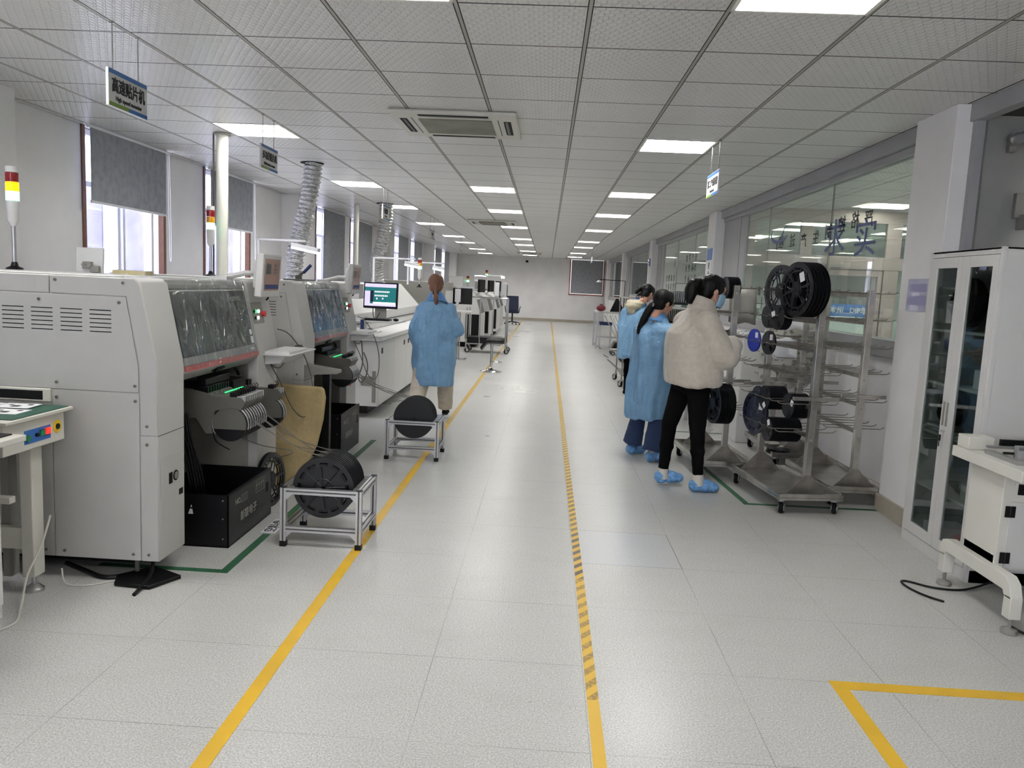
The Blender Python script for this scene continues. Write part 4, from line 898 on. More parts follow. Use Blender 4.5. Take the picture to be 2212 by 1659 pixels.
# cables lying under the first machine
b = MB(); b.tube([(-2.35, 3.75, .01), (-2.2, 3.66, .012), (-2.08, 3.60, .01), (-2.0, 3.62, .01)], .012, n=8, smooth=5); b.tube([(-1.86, 3.66, .10), (-1.845, 3.60, .03), (-1.83, 3.42, .008)], .009, n=8, smooth=4); tag(b.build('loose_cable', 'dark'), 'short black cable end poking out below the nearest machine', 'cable')
b = MB(); b.prism([(-1.98, 3.52), (-1.80, 3.50), (-1.72, 3.66), (-1.90, 3.76), (-2.02, 3.62)], 'z', .001, .02); tag(b.build('black_pad', 'dark', bevel=.004), 'crumpled black plastic sheet on the floor below the machine corner', 'sheet')
tag(MB().tube([(-2.25, 3.55, .06), (-2.2, 3.50, .01), (-2.1, 3.50, .005), (-2.0, 3.58, .005), (-1.95, 3.6, .005)], .004, n=6, smooth=5).build('loose_cable', 'cablew'), 'thin white cable curling on the floor left of the black sheet', 'cable')
# ================================================================== LEFT SIDE, REST
# near-left inspection conveyor with its control strip
r = empty('inspection_conveyor', (-2.6, 3.3, 0), 'cream conveyor table with a green mat and blue button strip at the left edge', 'conveyor')
MB().prism([(-3.3, .60), (-2.215, .695), (-2.215, .83), (-3.3, .83)], 'y', 3.12, 3.54).build('housing', 'cream', r, bevel=.003)
MB().box(-3.4, -2.185, 3.10, 3.565, .832, .846).build('table_top', 'cream', r, bevel=.002)
MB().box(-3.4, -2.20, 3.16, 3.555, .8462, .8495).build('green_mat', 'greenmat', r, smooth=0)
b = MB(); b.box(-2.2148, -2.2125, 3.255, 3.435, .722, .782); b.build('button_strip', 'bluepanel', r, smooth=0)
for n_, y, z, rr, m in (('green_button', 3.275, .748, .014, 'grnp'), ('selector_switch', 3.335, .752, .009, 'dark'), ('green_button', 3.372, .756, .0001, 'grnp')):
    if rr > .001: MB().cyl((-2.2125, y, z), (-2.205, y, z), rr, n=18).build(n_, m, r)
MB().box(-2.2125, -2.204, 3.358, 3.386, .742, .770).build('rocker_switch', 'grnp', r, bevel=.002); MB().box(-2.2125, -2.204, 3.398, 3.426, .744, .772).build('lit_red_switch', 'ledr', r, bevel=.002)
MB().cyl((-2.2148, 3.485, .765), (-2.212, 3.485, .765), .030, n=28).build('emergency_stop_ring', 'yelp', r); MB().cyl((-2.212, 3.485, .765), (-2.207, 3.485, .765), .013, n=20).build('emergency_stop', 'dark', r)
for (x, y) in ((-2.30, 3.42), (-3.1, 3.42)):
    lg_ = MB().box(x-.028, x+.028, y-.04, y+.04, .075, .70).build('leg', 'cream', r, bevel=.004)
    MB().lathe([(0, 0), (.042, 0), (.042, .012), (.02, .03), (.01, .034), (.01, .08), (0, .08)], (x, y, 0), n=24).build('levelling_foot', 'alu', lg_)
MB().box(-3.1, -2.33, 3.40, 3.44, .20, .30).box(-2.55, -2.32, 3.30, 3.34, .44, .47).box(-3.1, -2.33, 3.16, 3.20, .12, .2).build('cross_beam', 'cream', r, bevel=.003)
MB().box(-2.46, -2.42, 3.44, 3.50, .05, .66).build('rear_post', 'midgrey', r, bevel=.003)
# circuit boards on the mat
for i, (x, y, a) in enumerate(((-2.34, 3.33, .05), (-2.50, 3.31, -.04), (-2.38, 3.465, .08), (-2.54, 3.45, .02))):
    b = MB(); b.T = Matrix.Translation((x, y, .8498+.003*(i > 1))) @ Matrix.Rotation(a, 4, 'Z'); b.box(-.075, .075, -.062, .062, 0, .002, 0)
    b.box(-.02, .015, -.03, .0, .002, .0032, 1); b.box(.03, .05, .02, .04, .002, .0032, 1); b.box(-.05, -.03, .01, .03, .002, .0026, 1)
    tag(b.build('circuit_panel', ['white', 'ink']), 'white circuit board panel on the green mat, the %s one' % ['front right', 'front left', 'rear right', 'rear left'][i], 'circuit board', 'circuit panels on the conveyor')
r = empty('loader_machine', (-2.4, 2.6, 0), 'white machine corner at the extreme left edge with a small black topped shelf', 'machine')
MB().box(-2.9, -2.075, 2.0, 2.90, .16, 1.02).build('cabinet', 'machwh', r, bevel=.006); MB().box(-2.6, -2.065, 2.90, 3.05, .79, .815).build('shelf', 'cream', r, bevel=.003)
MB().box(-2.6, -2.11, 2.905, 3.03, .815, .82).build('shelf_mat', 'dark', r, smooth=0); MB().box(-2.7, -2.15, 2.1, 2.8, 0, .16).build('plinth', 'machlt', r)
tag(MB().box(-2.5, -2.24, 3.02, 3.12, 0, .09).build('small_plinth', 'trimwhite', bevel=.003), 'white low box on the floor below the left conveyor', 'box')
tag(MB().tube([(-2.24, 3.46, .35), (-2.25, 3.40, .22), (-2.25, 3.30, .12), (-2.20, 3.18, .03), (-2.15, 3.06, .006), (-2.2, 2.95, .006)], .005, n=6, smooth=6).build('loose_cable', 'cablew'), 'white cable hanging down and onto the floor at the left conveyor leg', 'cable')
# pipes and ducts
r = empty('ceiling_pipe', (-2.99, 7.75, 0), 'cream vertical pipe column behind the second machine', 'pipe')
MB().cyl((-2.99, 7.78, 0), (-2.99, 7.22+.03, CZ), .001, n=4) ; MB().cyl((-2.99, 7.22, 0), (-2.99, 7.22, CZ-.001), .052, n=24).build('pipe', 'cream', r)
MB().cyl((-2.99, 7.22, CZ-.02), (-2.99, 7.22, CZ-.001), .075, n=24).build('collar', 'midgrey', r); MB().cyl((-3.075, 7.23, 1.46), (-3.075, 7.23, CZ-.001), .008, n=8).build('conduit', 'cable', r)
r = empty('ceiling_pipe', (-3.31, 13.6, 0), 'slim cream pipe past the second sign on the left', 'pipe'); MB().cyl((-3.31, 13.6, 0), (-3.31, 13.6, CZ-.001), .045, n=16).build('pipe', 'cream', r)
def duct(pts, R, label):
    r = empty('foil_duct', pts[-1], label, 'duct', 'foil exhaust ducts'); P = [Vector(p) for p in pts]
    q = []
    for i in range(len(P)-1):
        p0, p1, p2, p3 = P[max(0, i-1)], P[i], P[i+1], P[min(len(P)-1, i+2)]
        for k in range(40): t = k/40; q.append(.5*((2*p1)+(-p0+p2)*t+(2*p0-5*p1+4*p2-p3)*t*t+(-p0+3*p1-3*p2+p3)*t**3))
    q.append(P[-1]); L = sum((q[i+1]-q[i]).length for i in range(len(q)-1)); rr = []; s = 0
    for i in range(len(q)): rr.append(R*(1+.10*math.cos(2*math.pi*s/.048)) * (1+.03*math.sin(s*9))); s += (q[min(i+1, len(q)-1)]-q[i]).length
    b = MB(); n = 26
    b.tube(q, rr, n=n)
    for i, v in enumerate(b.v): b.v[i] = v+Vector((noise.noise(v*24), noise.noise(v*24+Vector((9, 0, 0))), 0))*.011
    b.build('duct_hose', 'foil', r, smooth=60)
    MB().cyl(P[0]+Vector((-.02, 0, -.004)), P[0]+Vector((-.02, 0, .004)), R*1.35, n=24).build('ceiling_opening', 'blk', r)
duct([(-2.645, 8.87, CZ-.003), (-2.69, 8.87, 2.4), (-2.77, 8.87, 2.0), (-2.84, 8.87, 1.7), (-2.85, 8.87, 1.35)], .094, 'crumpled silver foil duct dropping from the ceiling, the nearer one')
duct([(-2.72, 13.2, CZ-.003), (-2.73, 13.2, 2.4), (-2.80, 13.2, 2.0), (-2.87, 13.2, 1.7), (-2.80, 13.2, 1.4), (-2.80, 13.2, 1.2)], .105, 'crumpled silver foil duct farther away, behind the oven')
# reflow oven / long conveyor machine
r = empty('reflow_oven', (-2.5, 11, 0), 'long white reflow oven with a pale deck and black latches', 'machine')
MB().box(-3.3, -1.77, 8.37, 13.4, .135, .838).build('base_cabinet', 'machwh', r, bevel=.005)
MB().box(-3.2, -1.95, 8.7, 13.2, 0, .135).build('plinth', 'dkgrey', r)
MB().box(-3.32, -1.735, 8.33, 13.45, .842, .892).build('deck', 'machwh', r, bevel=.006)
MB().prism([(-2.10, .892), (-2.12, 1.10), (-2.16, 1.12), (-2.46, 1.44), (-3.28, 1.44), (-3.28, .892)], 'y', 8.75, 13.3).build('hood', 'machwh', r, bevel=.008)
MB().prism([(-2.45, .892), (-2.02, .892), (-2.24, 1.10), (-2.55, 1.28), (-3.2, 1.28), (-3.2, .892)], 'y', 8.42, 8.75).build('end_cover', 'machlt', r, bevel=.006)
MB().box(-2.2, -2.02, 8.5, 8.7, 1.28, 1.44).box(-2.9, -2.3, 8.5, 8.7, 1.28, 1.44).build('control_head', 'machwh', r, bevel=.006)
for k in range(6):
    y = 8.40+k*.82; d_ = MB().box(-1.770, -1.764, y+.004, y+.816, .15, .825).build('door', 'machwh', r, bevel=.002)
    MB().box(-1.7638, -1.758, y+(.10 if k % 2 == 0 else .62), y+(.16 if k % 2 == 0 else .68), .70, .76).build('latch', 'dark', d_, bevel=.002)
MB().box(-2.117, -2.09, 8.78, 13.25, .985, .992).build('hood_seam', 'seam', r); MB().box(-2.113, -2.10, 9.9, 10.1, 1.045, 1.06).build('hood_handle', 'alu', r)
MB().box(-1.83, -1.79, 8.36, 8.369, .18, .52).build('drag_plate', 'midgrey', r, bevel=.004); MB().box(-1.95, -1.80, 8.364, 8.369, .36, .46).build('rating_plate', 'midgrey', r)
MB().cyl((-2.05, 8.362, .52), (-2.05, 8.37, .52), .05, n=20).build('round_vent', 'dkgrey', r)
MB().tube([(-1.95, 8.35, .84), (-1.93, 8.33, .6), (-1.97, 8.33, .45), (-1.93, 8.33, .40), (-1.88, 8.33, .5), (-1.88, 8.33, .62), (-1.92, 8.33, .72)], .006, n=6, smooth=6).build('cable_loop', 'cable', r)
MB().box(-1.98, -1.90, 8.2, 8.35, 1.06, 1.10).box(-1.94, -1.90, 8.30, 8.36, .9, 1.06).build('shelf_bracket', 'machlt', r)
r = empty('desktop_monitor', (-1.8, 8.55, 1.07), 'black framed monitor showing a teal program window beside the oven', 'monitor')
mo = at_matrix((-1.797, 8.55, 1.325), math.radians(-6), math.radians(-3)); b = MB(); b.T = mo; b.box(-.19, .19, -.012, .02, -.14, .14); b.build('casing', 'dark', r, bevel=.004)
b = MB(); b.T = mo; b.box(-.175, .175, -.0135, -.012, -.115, .125); sc = b.build('screen', 'screen', r, smooth=0)
b = MB(); b.T = mo; b.box(-.175, .175, -.0145, -.0136, .088, .125, 0); b.box(-.175, -.115, -.0145, -.0136, -.09, .045, 0); b.box(-.175, .175, -.0145, -.0136, -.115, -.09, 0); b.box(-.08, .17, -.0145, -.0136, -.09, -.072, 1)
for k in range(9): b.box(-.065+.019*k, -.053+.019*k, -.0145, -.0136, .032, .047, 1)
for k in range(8): b.box(-.065+.019*k, -.053+.019*k, -.0145, -.0136, -.010, .005, 1)
b.box(-.112, -.078, -.0145, -.0136, -.07, .05, 2); b.box(-.045, -.033, -.0145, -.0136, -.045, -.025, 1); b.box(.02, .034, -.0145, -.0136, -.04, -.025, 1)
b.build('screen_graphics', ['screenw', mat('screen_white', 'ffffff', .3, emit=1, ecol='ffffff'), 'navyreel'], sc, smooth=0)
MB().box(-1.86, -1.74, 8.56, 8.60, 1.07, 1.22).build('stand', 'midgrey', r, bevel=.003); MB().tube([(-1.88, 8.55, 1.2), (-1.87, 8.54, 1.10), (-1.83, 8.5, 1.08), (-1.80, 8.53, 1.14)], .005, n=6, smooth=5).build('cable', 'dark', r)
e = tag(MB().box(-1.98, -1.53, 8.18, 8.62, 1.05, 1.066).build('keyboard_shelf', 'machwh', bevel=.003), 'white shelf carrying the black keyboard beside the oven', 'shelf')
b = MB(); b.box(-1.93, -1.64, 8.24, 8.40, 1.067, 1.082)
for i in range(4):
    for j in range(12): b.box(-1.92+.0235*j, -1.90+.0235*j, 8.25+.036*i, 8.28+.036*i, 1.082, 1.087)
tag(b.build('keyboard', 'dark'), 'black keyboard on the white shelf below the teal monitor', 'keyboard')
tag(MB().sph((-1.585, 8.34, 1.08), .03, .045, .016).build('computer_mouse', 'dark'), 'black mouse right of the black keyboard', 'mouse')
r = empty('tray_shelf', (-1.78, 7.6, .9), 'small dark blue tin standing on the second machine tray', 'tin'); MB().cyl((-1.80, 7.72, .992), (-1.80, 7.72, 1.10), .018, n=14).build('tin_body', 'inkblue', r); r.name = 'blue_tin'; r.location = (-1.80, 7.72, .992); 
for c in r.children: c.location = Vector((0, 0, 0)); c.data.transform(Matrix.Translation(Vector((-1.78, 7.6, .9))-Vector((-1.80, 7.72, .992))))
# oven-side work lights
def work_light(x0, x1, y, z, xpost, label, zb=1.44):
    r = empty('work_light', (xpost, y, zb), label, 'lamp', 'arm mounted work lights')
    MB().box(xpost-.012, xpost+.012, y-.012, y+.012, zb, z+.10).box(xpost, x0+.15, y-.012, y+.012, z+.085, z+.105).build('arm', 'trimwhite', r)
    b = MB(); b.T = Matrix.Translation(((x0+x1)/2, y, z)) @ Matrix.Rotation(math.radians(10), 4, 'Y'); w = (x1-x0)/2; b.box(-w, w, -.05, .05, .01, .05); b.build('lamp_head', 'trimwhite', r, bevel=.005)
    b = MB(); b.T = Matrix.Translation(((x0+x1)/2, y, z)) @ Matrix.Rotation(math.radians(10), 4, 'Y'); b.box(-w*.96, w*.96, -.035, .035, -.012, .0095); b.build('tube', 'lampw', r)
work_light(-2.70, -2.41, 8.3, 1.765, -3.05, 'lit work light on a white arm below the nearer foil duct')
work_light(-1.99, -1.80, 11.0, 1.70, -2.42, 'lit work light over the oven behind the walking woman')
work_light(-1.73, -1.56, 11.9, 1.68, -2.1, 'small lit work light farther along the oven')
tower(-1.86, 11.5, 1.41, 'small signal tower lit green above the oven', (0,), s=.8, h=.12)
for k, (ya, yb) in enumerate(((9.0, 9.5), (10.4, 10.9), (11.9, 12.3))): MB().box(-2.9, -2.5, ya, yb, 1.44, 1.47)
# unloading section beyond
r = empty('unloader_machine', (-2.3, 14.6, 0), 'grey end panel machine just past the oven behind the walking woman', 'machine')
MB().box(-3.0, -1.80, 13.9, 15.2, .1, 1.50).build('cabinet', 'midgrey', r, bevel=.01); MB().box(-1.8, -1.79, 14.0, 15.1, .5, 1.35).build('door', 'machlt', r); MB().box(-2.9, -1.9, 14, 15.1, 0, .1).build('plinth', 'blk', r)
MB().cyl((-1.79, 14.1, 1.12), (-1.76, 14.1, 1.12), .025, n=12).build('emergency_stop', 'redp', r)
# twin monitors on an arm stand
r = empty('monitor_stand', (-1.70, 15.6, 0), 'white stand with twin black monitors seen from behind', 'monitor stand')
mm_ = MB()._s().box(-1.93, -1.655, 15.40, 15.44, 1.09, 1.40).box(-1.645, -1.37, 15.40, 15.44, 1.09, 1.40).build('monitor', 'dark', r, bevel=.006)
MB()._s().box(-1.92, -1.70, 15.45, 15.455, 1.395, 1.43).box(-1.60, -1.38, 15.45, 15.455, 1.395, 1.43).build('top_frame', 'alu', r)
MB()._s().box(-1.70, -1.59, 15.32, 15.39, 1.13, 1.385).build('mount_cover', 'trimwhite', r, bevel=.006)
MB()._s().tube([(-1.64, 15.35, 1.15), (-1.66, 15.35, 1.06), (-1.82, 15.36, .99)], .032, n=10).box(-1.75, -1.38, 15.2, 15.65, .94, .965).build('arm', 'trimwhite', r, bevel=.003)
for x in (-1.64, -1.60): MB()._s().cyl((x, 15.5, .02), (x, 15.5, .94), .014, n=10).build('post', 'chrome', r)
MB()._s().box(-1.80, -1.45, 15.4, 15.62, 0, .025).build('foot', 'chrome', r)
# chrome trolley
r = empty('chrome_trolley', (-1.28, 17.5, 0), 'chrome tube trolley on castors holding a black tray', 'trolley')
W0, W1, D0, D1 = -1.72, -.86, 17.2, 17.85
for (x, y) in ((W0, D0), (W1, D0), (W0, D1), (W1, D1), (-1.43, D0), (-1.15, D0)):
    MB().cyl((x, y, .12), (x, y, 1.21 if x != W0 else .98), .016, n=12).build('post', 'chrome', r)
for z in (.20, 1.20):
    b = MB(); b.cyl((W0 if z < 1 else -1.43, D0, z), (W1, D0, z), .014, n=10).cyl((W0, D1, z), (W1, D1, z), .014, n=10).cyl((W0, D0, z), (W0, D1, z), .014, n=10).cyl((W1, D0, z), (W1, D1, z), .014, n=10); b.build('frame_tubes', 'chrome', r)
MB().box(W0+.02, W1-.02, D0+.02, D1-.02, .21, .34).build('tray', 'dark', r, bevel=.006)
def castor(b, x, y, R=.05, w=.022, a=0, m0=0, m1=1):
    d = Vector((math.cos(a), math.sin(a), 0)); s = Vector((-d.y, d.x, 0)); c = Vector((x, y, R))+d*.03
    b.cyl(c-s*w/2, c+s*w/2, R, n=20, m=m1)
    for q in (-1, 1):
        p = c+s*(w/2+.006)*q; b.cyl(p-s*.002, p+s*.002, R*.62, n=12, m=m0)
        b.add([tuple(Vector((x, y, R*2+.012))+s*(w/2+.006)*q+d*t) for t in (-.025, .03)]+[tuple(c+s*(w/2+.006)*q+d*t+Vector((0, 0, -.005))) for t in (.015, -.015)], [(0, 1, 2, 3), (3, 2, 1, 0)], m0)
    b.cyl((x, y, R*2+.006), (x, y, R*2+.02), .026, n=12, m=m0)
for (x, y) in ((W0, D0), (W1, D0), (W0, D1), (W1, D1)):
    b = MB(); castor(b, x, y, .055, a=.4); b.build('castor', ['alu', 'rubber'], r)
# bar stool
r = empty('bar_stool', (-.905, 13.6, 0), 'black moulded bar stool on a chrome trumpet base', 'stool')
MB().lathe([(0, 0), (.19, 0), (.19, .008), (.10, .028), (.04, .06), (.028, .08), (0, .08)], (-.905, 13.6, 0), n=32).build('base', 'chrome', r)
MB().cyl((-.905, 13.6, .06), (-.905, 13.6, .50), .024, n=16).build('column', 'chrome', r)
MB().tube([(-.905+.02+.11*math.cos(a)+.06, 13.6+.11*math.sin(a), .17) for a in [2*math.pi*k/20 for k in range(21)]], .008, n=8).build('footrest', 'chrome', r)
b = MB(); vs = []; n, q = 20, 14
for j in range(q+1):
    for i in range(n+1):
        u = i/n*2-1; v = j/q*2-1; x = u*.20; y = v*.17*(1-.25*u*u); z = .515+.0*u+(.05*v*v if u > -.3 else .05*v*v)-(.16*(max(0, -u-.45))**1.1*1.6)
        vs.append((-.90+x, 13.6+y, z))
fs = [(j*(n+1)+i, j*(n+1)+i+1, (j+1)*(n+1)+i+1, (j+1)*(n+1)+i) for j in range(q) for i in range(n)]
b.add(vs, fs); o = b.build('seat', 'dark', r, smooth=60); s_ = o.modifiers.new('solid', 'SOLIDIFY'); s_.thickness = .035; s_.offset = -1
MB().tube([(-.90, 13.58, .47), (-.76, 13.52, .46)], .006, n=6).build('lift_lever', 'chrome', r)
# distant production machines
def far_machine(y0, label, h=1.36, x1=-1.55, mon=True, lampz=1.68, w=1.5):
    r = empty('production_machine', ((x1-3.3)/2, y0+w/2, 0), label, 'machine', 'cream machines far down the left side')
    MB().prism([(-3.3, .12), (x1, .12), (x1, .80), (x1-.10, 1.12), (x1-.42, h), (-3.3, h)], 'y', y0, y0+w).build('body', 'machlt', r, bevel=.012)
    MB().prism([(x1-.01, .80), (x1+.002, .80), (x1-.098, 1.12), (x1-.11, 1.12)], 'y', y0+.12, y0+w-.12).build('window', 'dkgrey', r); MB().box(-3.2, x1-.1, y0+.1, y0+w-.1, 0, .12).build('plinth', 'blk', r)
    for k in range(2): MB().box(x1, x1+.006, y0+.06+k*(w/2-.02), y0+w/2-.04+k*(w/2-.02), .16, .74).build('door', 'machlt', r, bevel=.003)
    MB().box(x1-.34, x1-.22, y0-.005, y0, .20, .78).box(x1-.2, x1-.02, y0-.005, y0, .2, .78).build('side_slot', 'blk', r)
    if mon:
        b = MB(); b.T = at_matrix((x1-.02, y0+.35, 1.45), math.radians(75)); b.box(-.19, .19, -.03, .03, -.15, .15); b.build('monitor', 'dark', r, bevel=.006)
        MB().tube([(x1-.06, y0+.35, 1.32), (x1-.15, y0+.35, 1.22)], .02, n=8).build('monitor_arm', 'alu', r)
    return r
far_machine(18.6, 'cream production machine directly behind the chrome trolley'); far_machine(21.0, 'cream production machine, second beyond the trolley', h=1.3, x1=-1.5); far_machine(23.4, 'cream production machine, third beyond the trolley', h=1.3, x1=-1.45)
far_machine(26.0, 'cream production machine, fourth beyond the trolley', h=1.25, x1=-1.5, mon=False)
r = empty('control_cabinet', (-2.25, 20.4, 1.36), 'grey box cabinet on top of the cream machines left of the red tower', 'cabinet'); MB().box(-2.42, -2.06, 19.4, 20.0, 1.365, 1.66).build('body', 'machlt', r, bevel=.01); MB().box(-2.425, -2.42, 19.42, 19.98, 1.38, 1.65).build('door', 'midgrey', r)
r = empty('oven_hood_box', (-1.85, 21.5, 1.3), 'square grey ventilation box above the second far machine', 'box'); r.name = 'ventilation_box'; MB().box(-2.0, -1.72, 21.4, 21.9, 1.305, 1.60).build('body', 'machlt', r, bevel=.01); MB().box(-1.97, -1.75, 21.395, 21.4, 1.36, 1.56).build('window', 'midgrey', r)
tower(-2.02, 20.1, 1.37, 'far signal tower with a red top beside the grey box cabinet', (0,), s=.9, h=.02)
tower(-1.85, 24.0, 1.31, 'farthest tall signal tower with a green lamp', (0,), s=1.0, h=.30)
r = empty('work_light', (-1.5, 21.2, 1.3), 'slim lit light bar on posts above the far machines', 'lamp', 'arm mounted work lights'); MB().box(-2.0, -1.95, 21.2, 21.25, 1.30, 1.72).box(-2.0, -1.62, 21.2, 21.26, 1.72, 1.75).build('arm', 'trimwhite', r); MB().box(-1.95, -1.65, 21.2, 21.26, 1.70, 1.718).build('tube', 'lampw', r)
r = empty('work_light', (-1.5, 25, 1.3), 'farthest lit work light on an arm over the machines', 'lamp', 'arm mounted work lights'); MB().box(-1.95, -1.9, 24.9, 24.95, 1.305, 1.78).box(-1.95, -1.42, 24.9, 24.95, 1.76, 1.79).build('arm', 'trimwhite', r); MB().box(-1.46, -1.36, 24.88, 24.98, 1.70, 1.76).build('tube', 'lampw', r)
for k, (y, x) in enumerate(((22.2, -1.36), (24.6, -1.28))):
    r = empty('touch_panel', (x, y, 1.2), 'white upright touch panel on the %s far machine' % ['second', 'third'][k], 'monitor'); MB().box(x-.11, x+.02, y-.02, y+.03, 1.18, 1.56).build('casing', 'trimwhite', r, bevel=.01); MB().box(x+.03, x+.05, y-.02, y+.03, 1.12, 1.5).build('screen', 'dark', r); MB().tube([(x-.03, y, 1.2), (x-.30, y, .96)], .02, n=8).build('arm', 'alu', r)
# office chair
r = empty('office_chair', (-1.22, 30.5, 0), 'black mesh backed office chair in front of the far wall', 'chair')
b = MB(); vs = []
for j in range(9):
    for i in range(9): u = i/8*2-1; v = j/8; vs.append((-1.30+.24*u*(1-.1*v), 30.25+.05*u*u+.06*v, .52+.58*v))
b.add(vs, [(j*9+i, j*9+i+1, (j+1)*9+i+1, (j+1)*9+i) for j in range(8) for i in range(8)]); o = b.build('backrest', 'navy', r, smooth=60); o.modifiers.new('s', 'SOLIDIFY').thickness = .03
MB().box(-1.54, -1.06, 30.3, 30.78, .44, .51).build('seat', 'navy', r, bevel=.02)
b = MB(); b.cyl((-1.3, 30.5, .10), (-1.3, 30.5, .44), .03, n=10); b.build('column', 'dark', r)
for k in range(5):
    a = 2*math.pi*k/5+.3; b = MB(); b.tube([(-1.3, 30.5, .12), (-1.3+.28*math.cos(a), 30.5+.28*math.sin(a), .08)], .02, n=6).sph((-1.3+.30*math.cos(a), 30.5+.30*math.sin(a), .032), .03); b.build('base_spoke', 'dark', r)
for s_ in (-1, 1): MB().tube([(-1.3+.25*s_, 30.4, .46), (-1.3+.29*s_, 30.4, .68), (-1.3+.29*s_, 30.65, .70)], .016, n=8).build('armrest', 'dark', r)
# ================================================================== RIGHT SIDE
def rack(cx, cy, rz, label, L=.93, Wd=.47, front_post=-.36, back_post=.44, top=1.58):
    r = empty('reel_rack', (cx, cy, 0), label, 'rack', 'stainless reel racks on castors', rz=rz)
    a, c = -L/2, L/2; w = Wd/2
    b = MB(); b.box(-w, w, a, c, .125, .131); b.box(-w, w, a, a+.004, .11, .155); b.box(-w, w, c-.004, c, .11, .155); b.box(-w, -w+.004, a, c, .11, .155); b.box(w-.004, w, a, c, .11, .155)
    b.box(-w, -w+.016, a, c, .152, .156); b.box(w-.016, w, a, c, .152, .156); b.box(-w, w, a, a+.016, .152, .156); b.box(-w, w, c-.016, c, .152, .156)
    b.build('tray', 'steel', r, world=False, smooth=0, bevel=.001)
    for y in (front_post, back_post):
        MB().box(-.0225, .0225, y-.0225, y+.0225, .131, top).build('post', 'steel', r, world=False, bevel=.002)
        MB().prism([(-.16, .131), (.16, .131), (.024, .27), (-.024, .27)], 'y', y-.028, y-.024).build('gusset_plate', 'steeldk', r, world=False, smooth=0)
        b = MB()
        for z in LEVELS: b.cyl((0, y-.0225, z-.04), (0, y-.027, z-.04), .008, n=10)
        b.build('post_bolts', 'alu', r, world=False)
    for i, z in enumerate(LEVELS): MB().box(-.013, .013, front_post+.02, back_post-.02, z-.03, z-.005).build('rail', 'steeldk', r, world=False, smooth=0)
    MB().box(-.165, .165, front_post-.045, front_post-.0228, .80, .825).build('push_handle', 'steel', r, world=False, bevel=.002)
    MB().box(-.165, .165, back_post+.0228, back_post+.045, .80, .825).build('push_handle', 'steel', r, world=False, bevel=.002)
    hk = MB(); hl = .215
    hk.tube([(-hl-.012, 0, .016), (-hl, 0, .006), (-hl+.02, 0, 0), (hl-.02, 0, 0), (hl, 0, .006), (hl+.012, 0, .016)], .0035, n=6)
    first = None; n = 6
    for i, z in enumerate(LEVELS):
        for k in range(n):
            y = front_post+.075+k*(back_post-front_post-.15)/(n-1)
            if first is None: first = hk.build('hook_rod', 'steeldk', r, world=False); first.location = (0, y, z)
            else: c_ = first.copy(); COL.objects.link(c_); c_.parent = r; c_.location = (0, y, z)
    for (x, y) in ((-w+.04, a+.05), (w-.04, a+.05), (-w+.04, c-.05), (w-.04, c-.05)):
        b = MB(); castor(b, x, y, .044, .024, a=.9); b.build('castor', ['alu', 'rubber'], r, world=False)
    return r
LEVELS = (1.56, 1.36, 1.16, .97, .76, .56)
rz1 = math.radians(8.2)
R1 = rack(1.835, 5.90, rz1, 'stainless reel rack nearest the aisle corner, holding the big black reels')
R2 = rack(2.315, 6.20, math.radians(2.0), 'stainless reel rack with empty hooks nearest the white column', Wd=.44)
R0 = rack(1.50, 6.85, math.radians(3), 'stainless reel rack behind the woman in the cream jacket')
R3 = rack(2.275, 7.40, math.radians(-1), 'rear stainless rack by the wall with white reels lying on its tray', L=1.05)
def on_rack(R, side, u, y, z):
    """point at lateral offset u (rack frame) and length y"""
    return R.matrix_basis @ Vector((u, y, z))
for R in (R1, R2, R0, R3): R.matrix_basis = Matrix.Translation(R.location) @ Matrix.Rotation(R.rotation_euler.z, 4, 'Z')
def rk(R, u, y, z): p = R.matrix_basis @ Vector((u, y, z)); return (p.x, p.y, p.z)
def rdir(R): p = R.matrix_basis.to_3x3() @ Vector((1, 0, 0)); return p
def rstack(R, n, u, y, z, pitch, proto, lab, group, tilt=0): stack(proto, n, rk(R, u, y, z), tuple(rdir(R)*pitch), lab, group, rot=(0, 0, R.rotation_euler.z+tilt), jit=1)
hp = [R1_y for R1_y in (-.285, -.155, -.025, .105, .235, .365)]
tl = math.radians(9)
p = make_reel(.188, .022, 'big'); rstack(R1, 5, -.165, -.315, 1.560, .026, p, lambda k: 'largest black spoked reel with a white label at the top of the front rack' if k == 0 else 'large black reel, %s in the stack behind the labelled spoked one at the rack top' % ordinal(k), 'large reels at the top of the front rack', tl)
p = make_reel(.186, .022, 'big', lab=False, label='large black spoked reel half hidden left behind the labelled big one', group='large reels at the top of the front rack', loc=rk(R1, -.19, -.10, 1.545), rot=(0, 0, rz1+tl))
p = make_reel(.089, .013, 'three'); rstack(R1, 4, -.215, -.155, 1.360, .016, p, lambda k: 'small black reel with a white label left below the largest reel' if k == 0 else 'small black reel, %s in the stack below the largest reel' % ordinal(k), 'small reels on the second hooks', tl)
p = make_reel(.089, .012, 'three'); rstack(R1, 2, -.17, .105, 1.360, .03, p, lambda k: 'small open black reel next to the post on the second row of hooks' if k == 0 else 'black reel tucked behind the small open one by the post', 'small reels by the rear post', tl)
make_reel(.089, .011, 'plain', flange='bluereel', tape_='bluereel', label='bright blue plastic reel hanging on the front rack', loc=rk(R1, -.155, .37, 1.160), rot=(0, 0, rz1+tl))
make_reel(.089, .014, 'three', flange='greyreel', label='dark grey reel with a low label hanging right of the blue reel', loc=rk(R1, -.145, .12, 1.160), rot=(0, 0, rz1+tl))
make_reel(.165, .018, 'slot', flange='navyreel', label='wide dark navy reel with a label hanging low left of the reel stacks', loc=rk(R1, -.17, .20, .62), rot=(0, 0, rz1+tl))
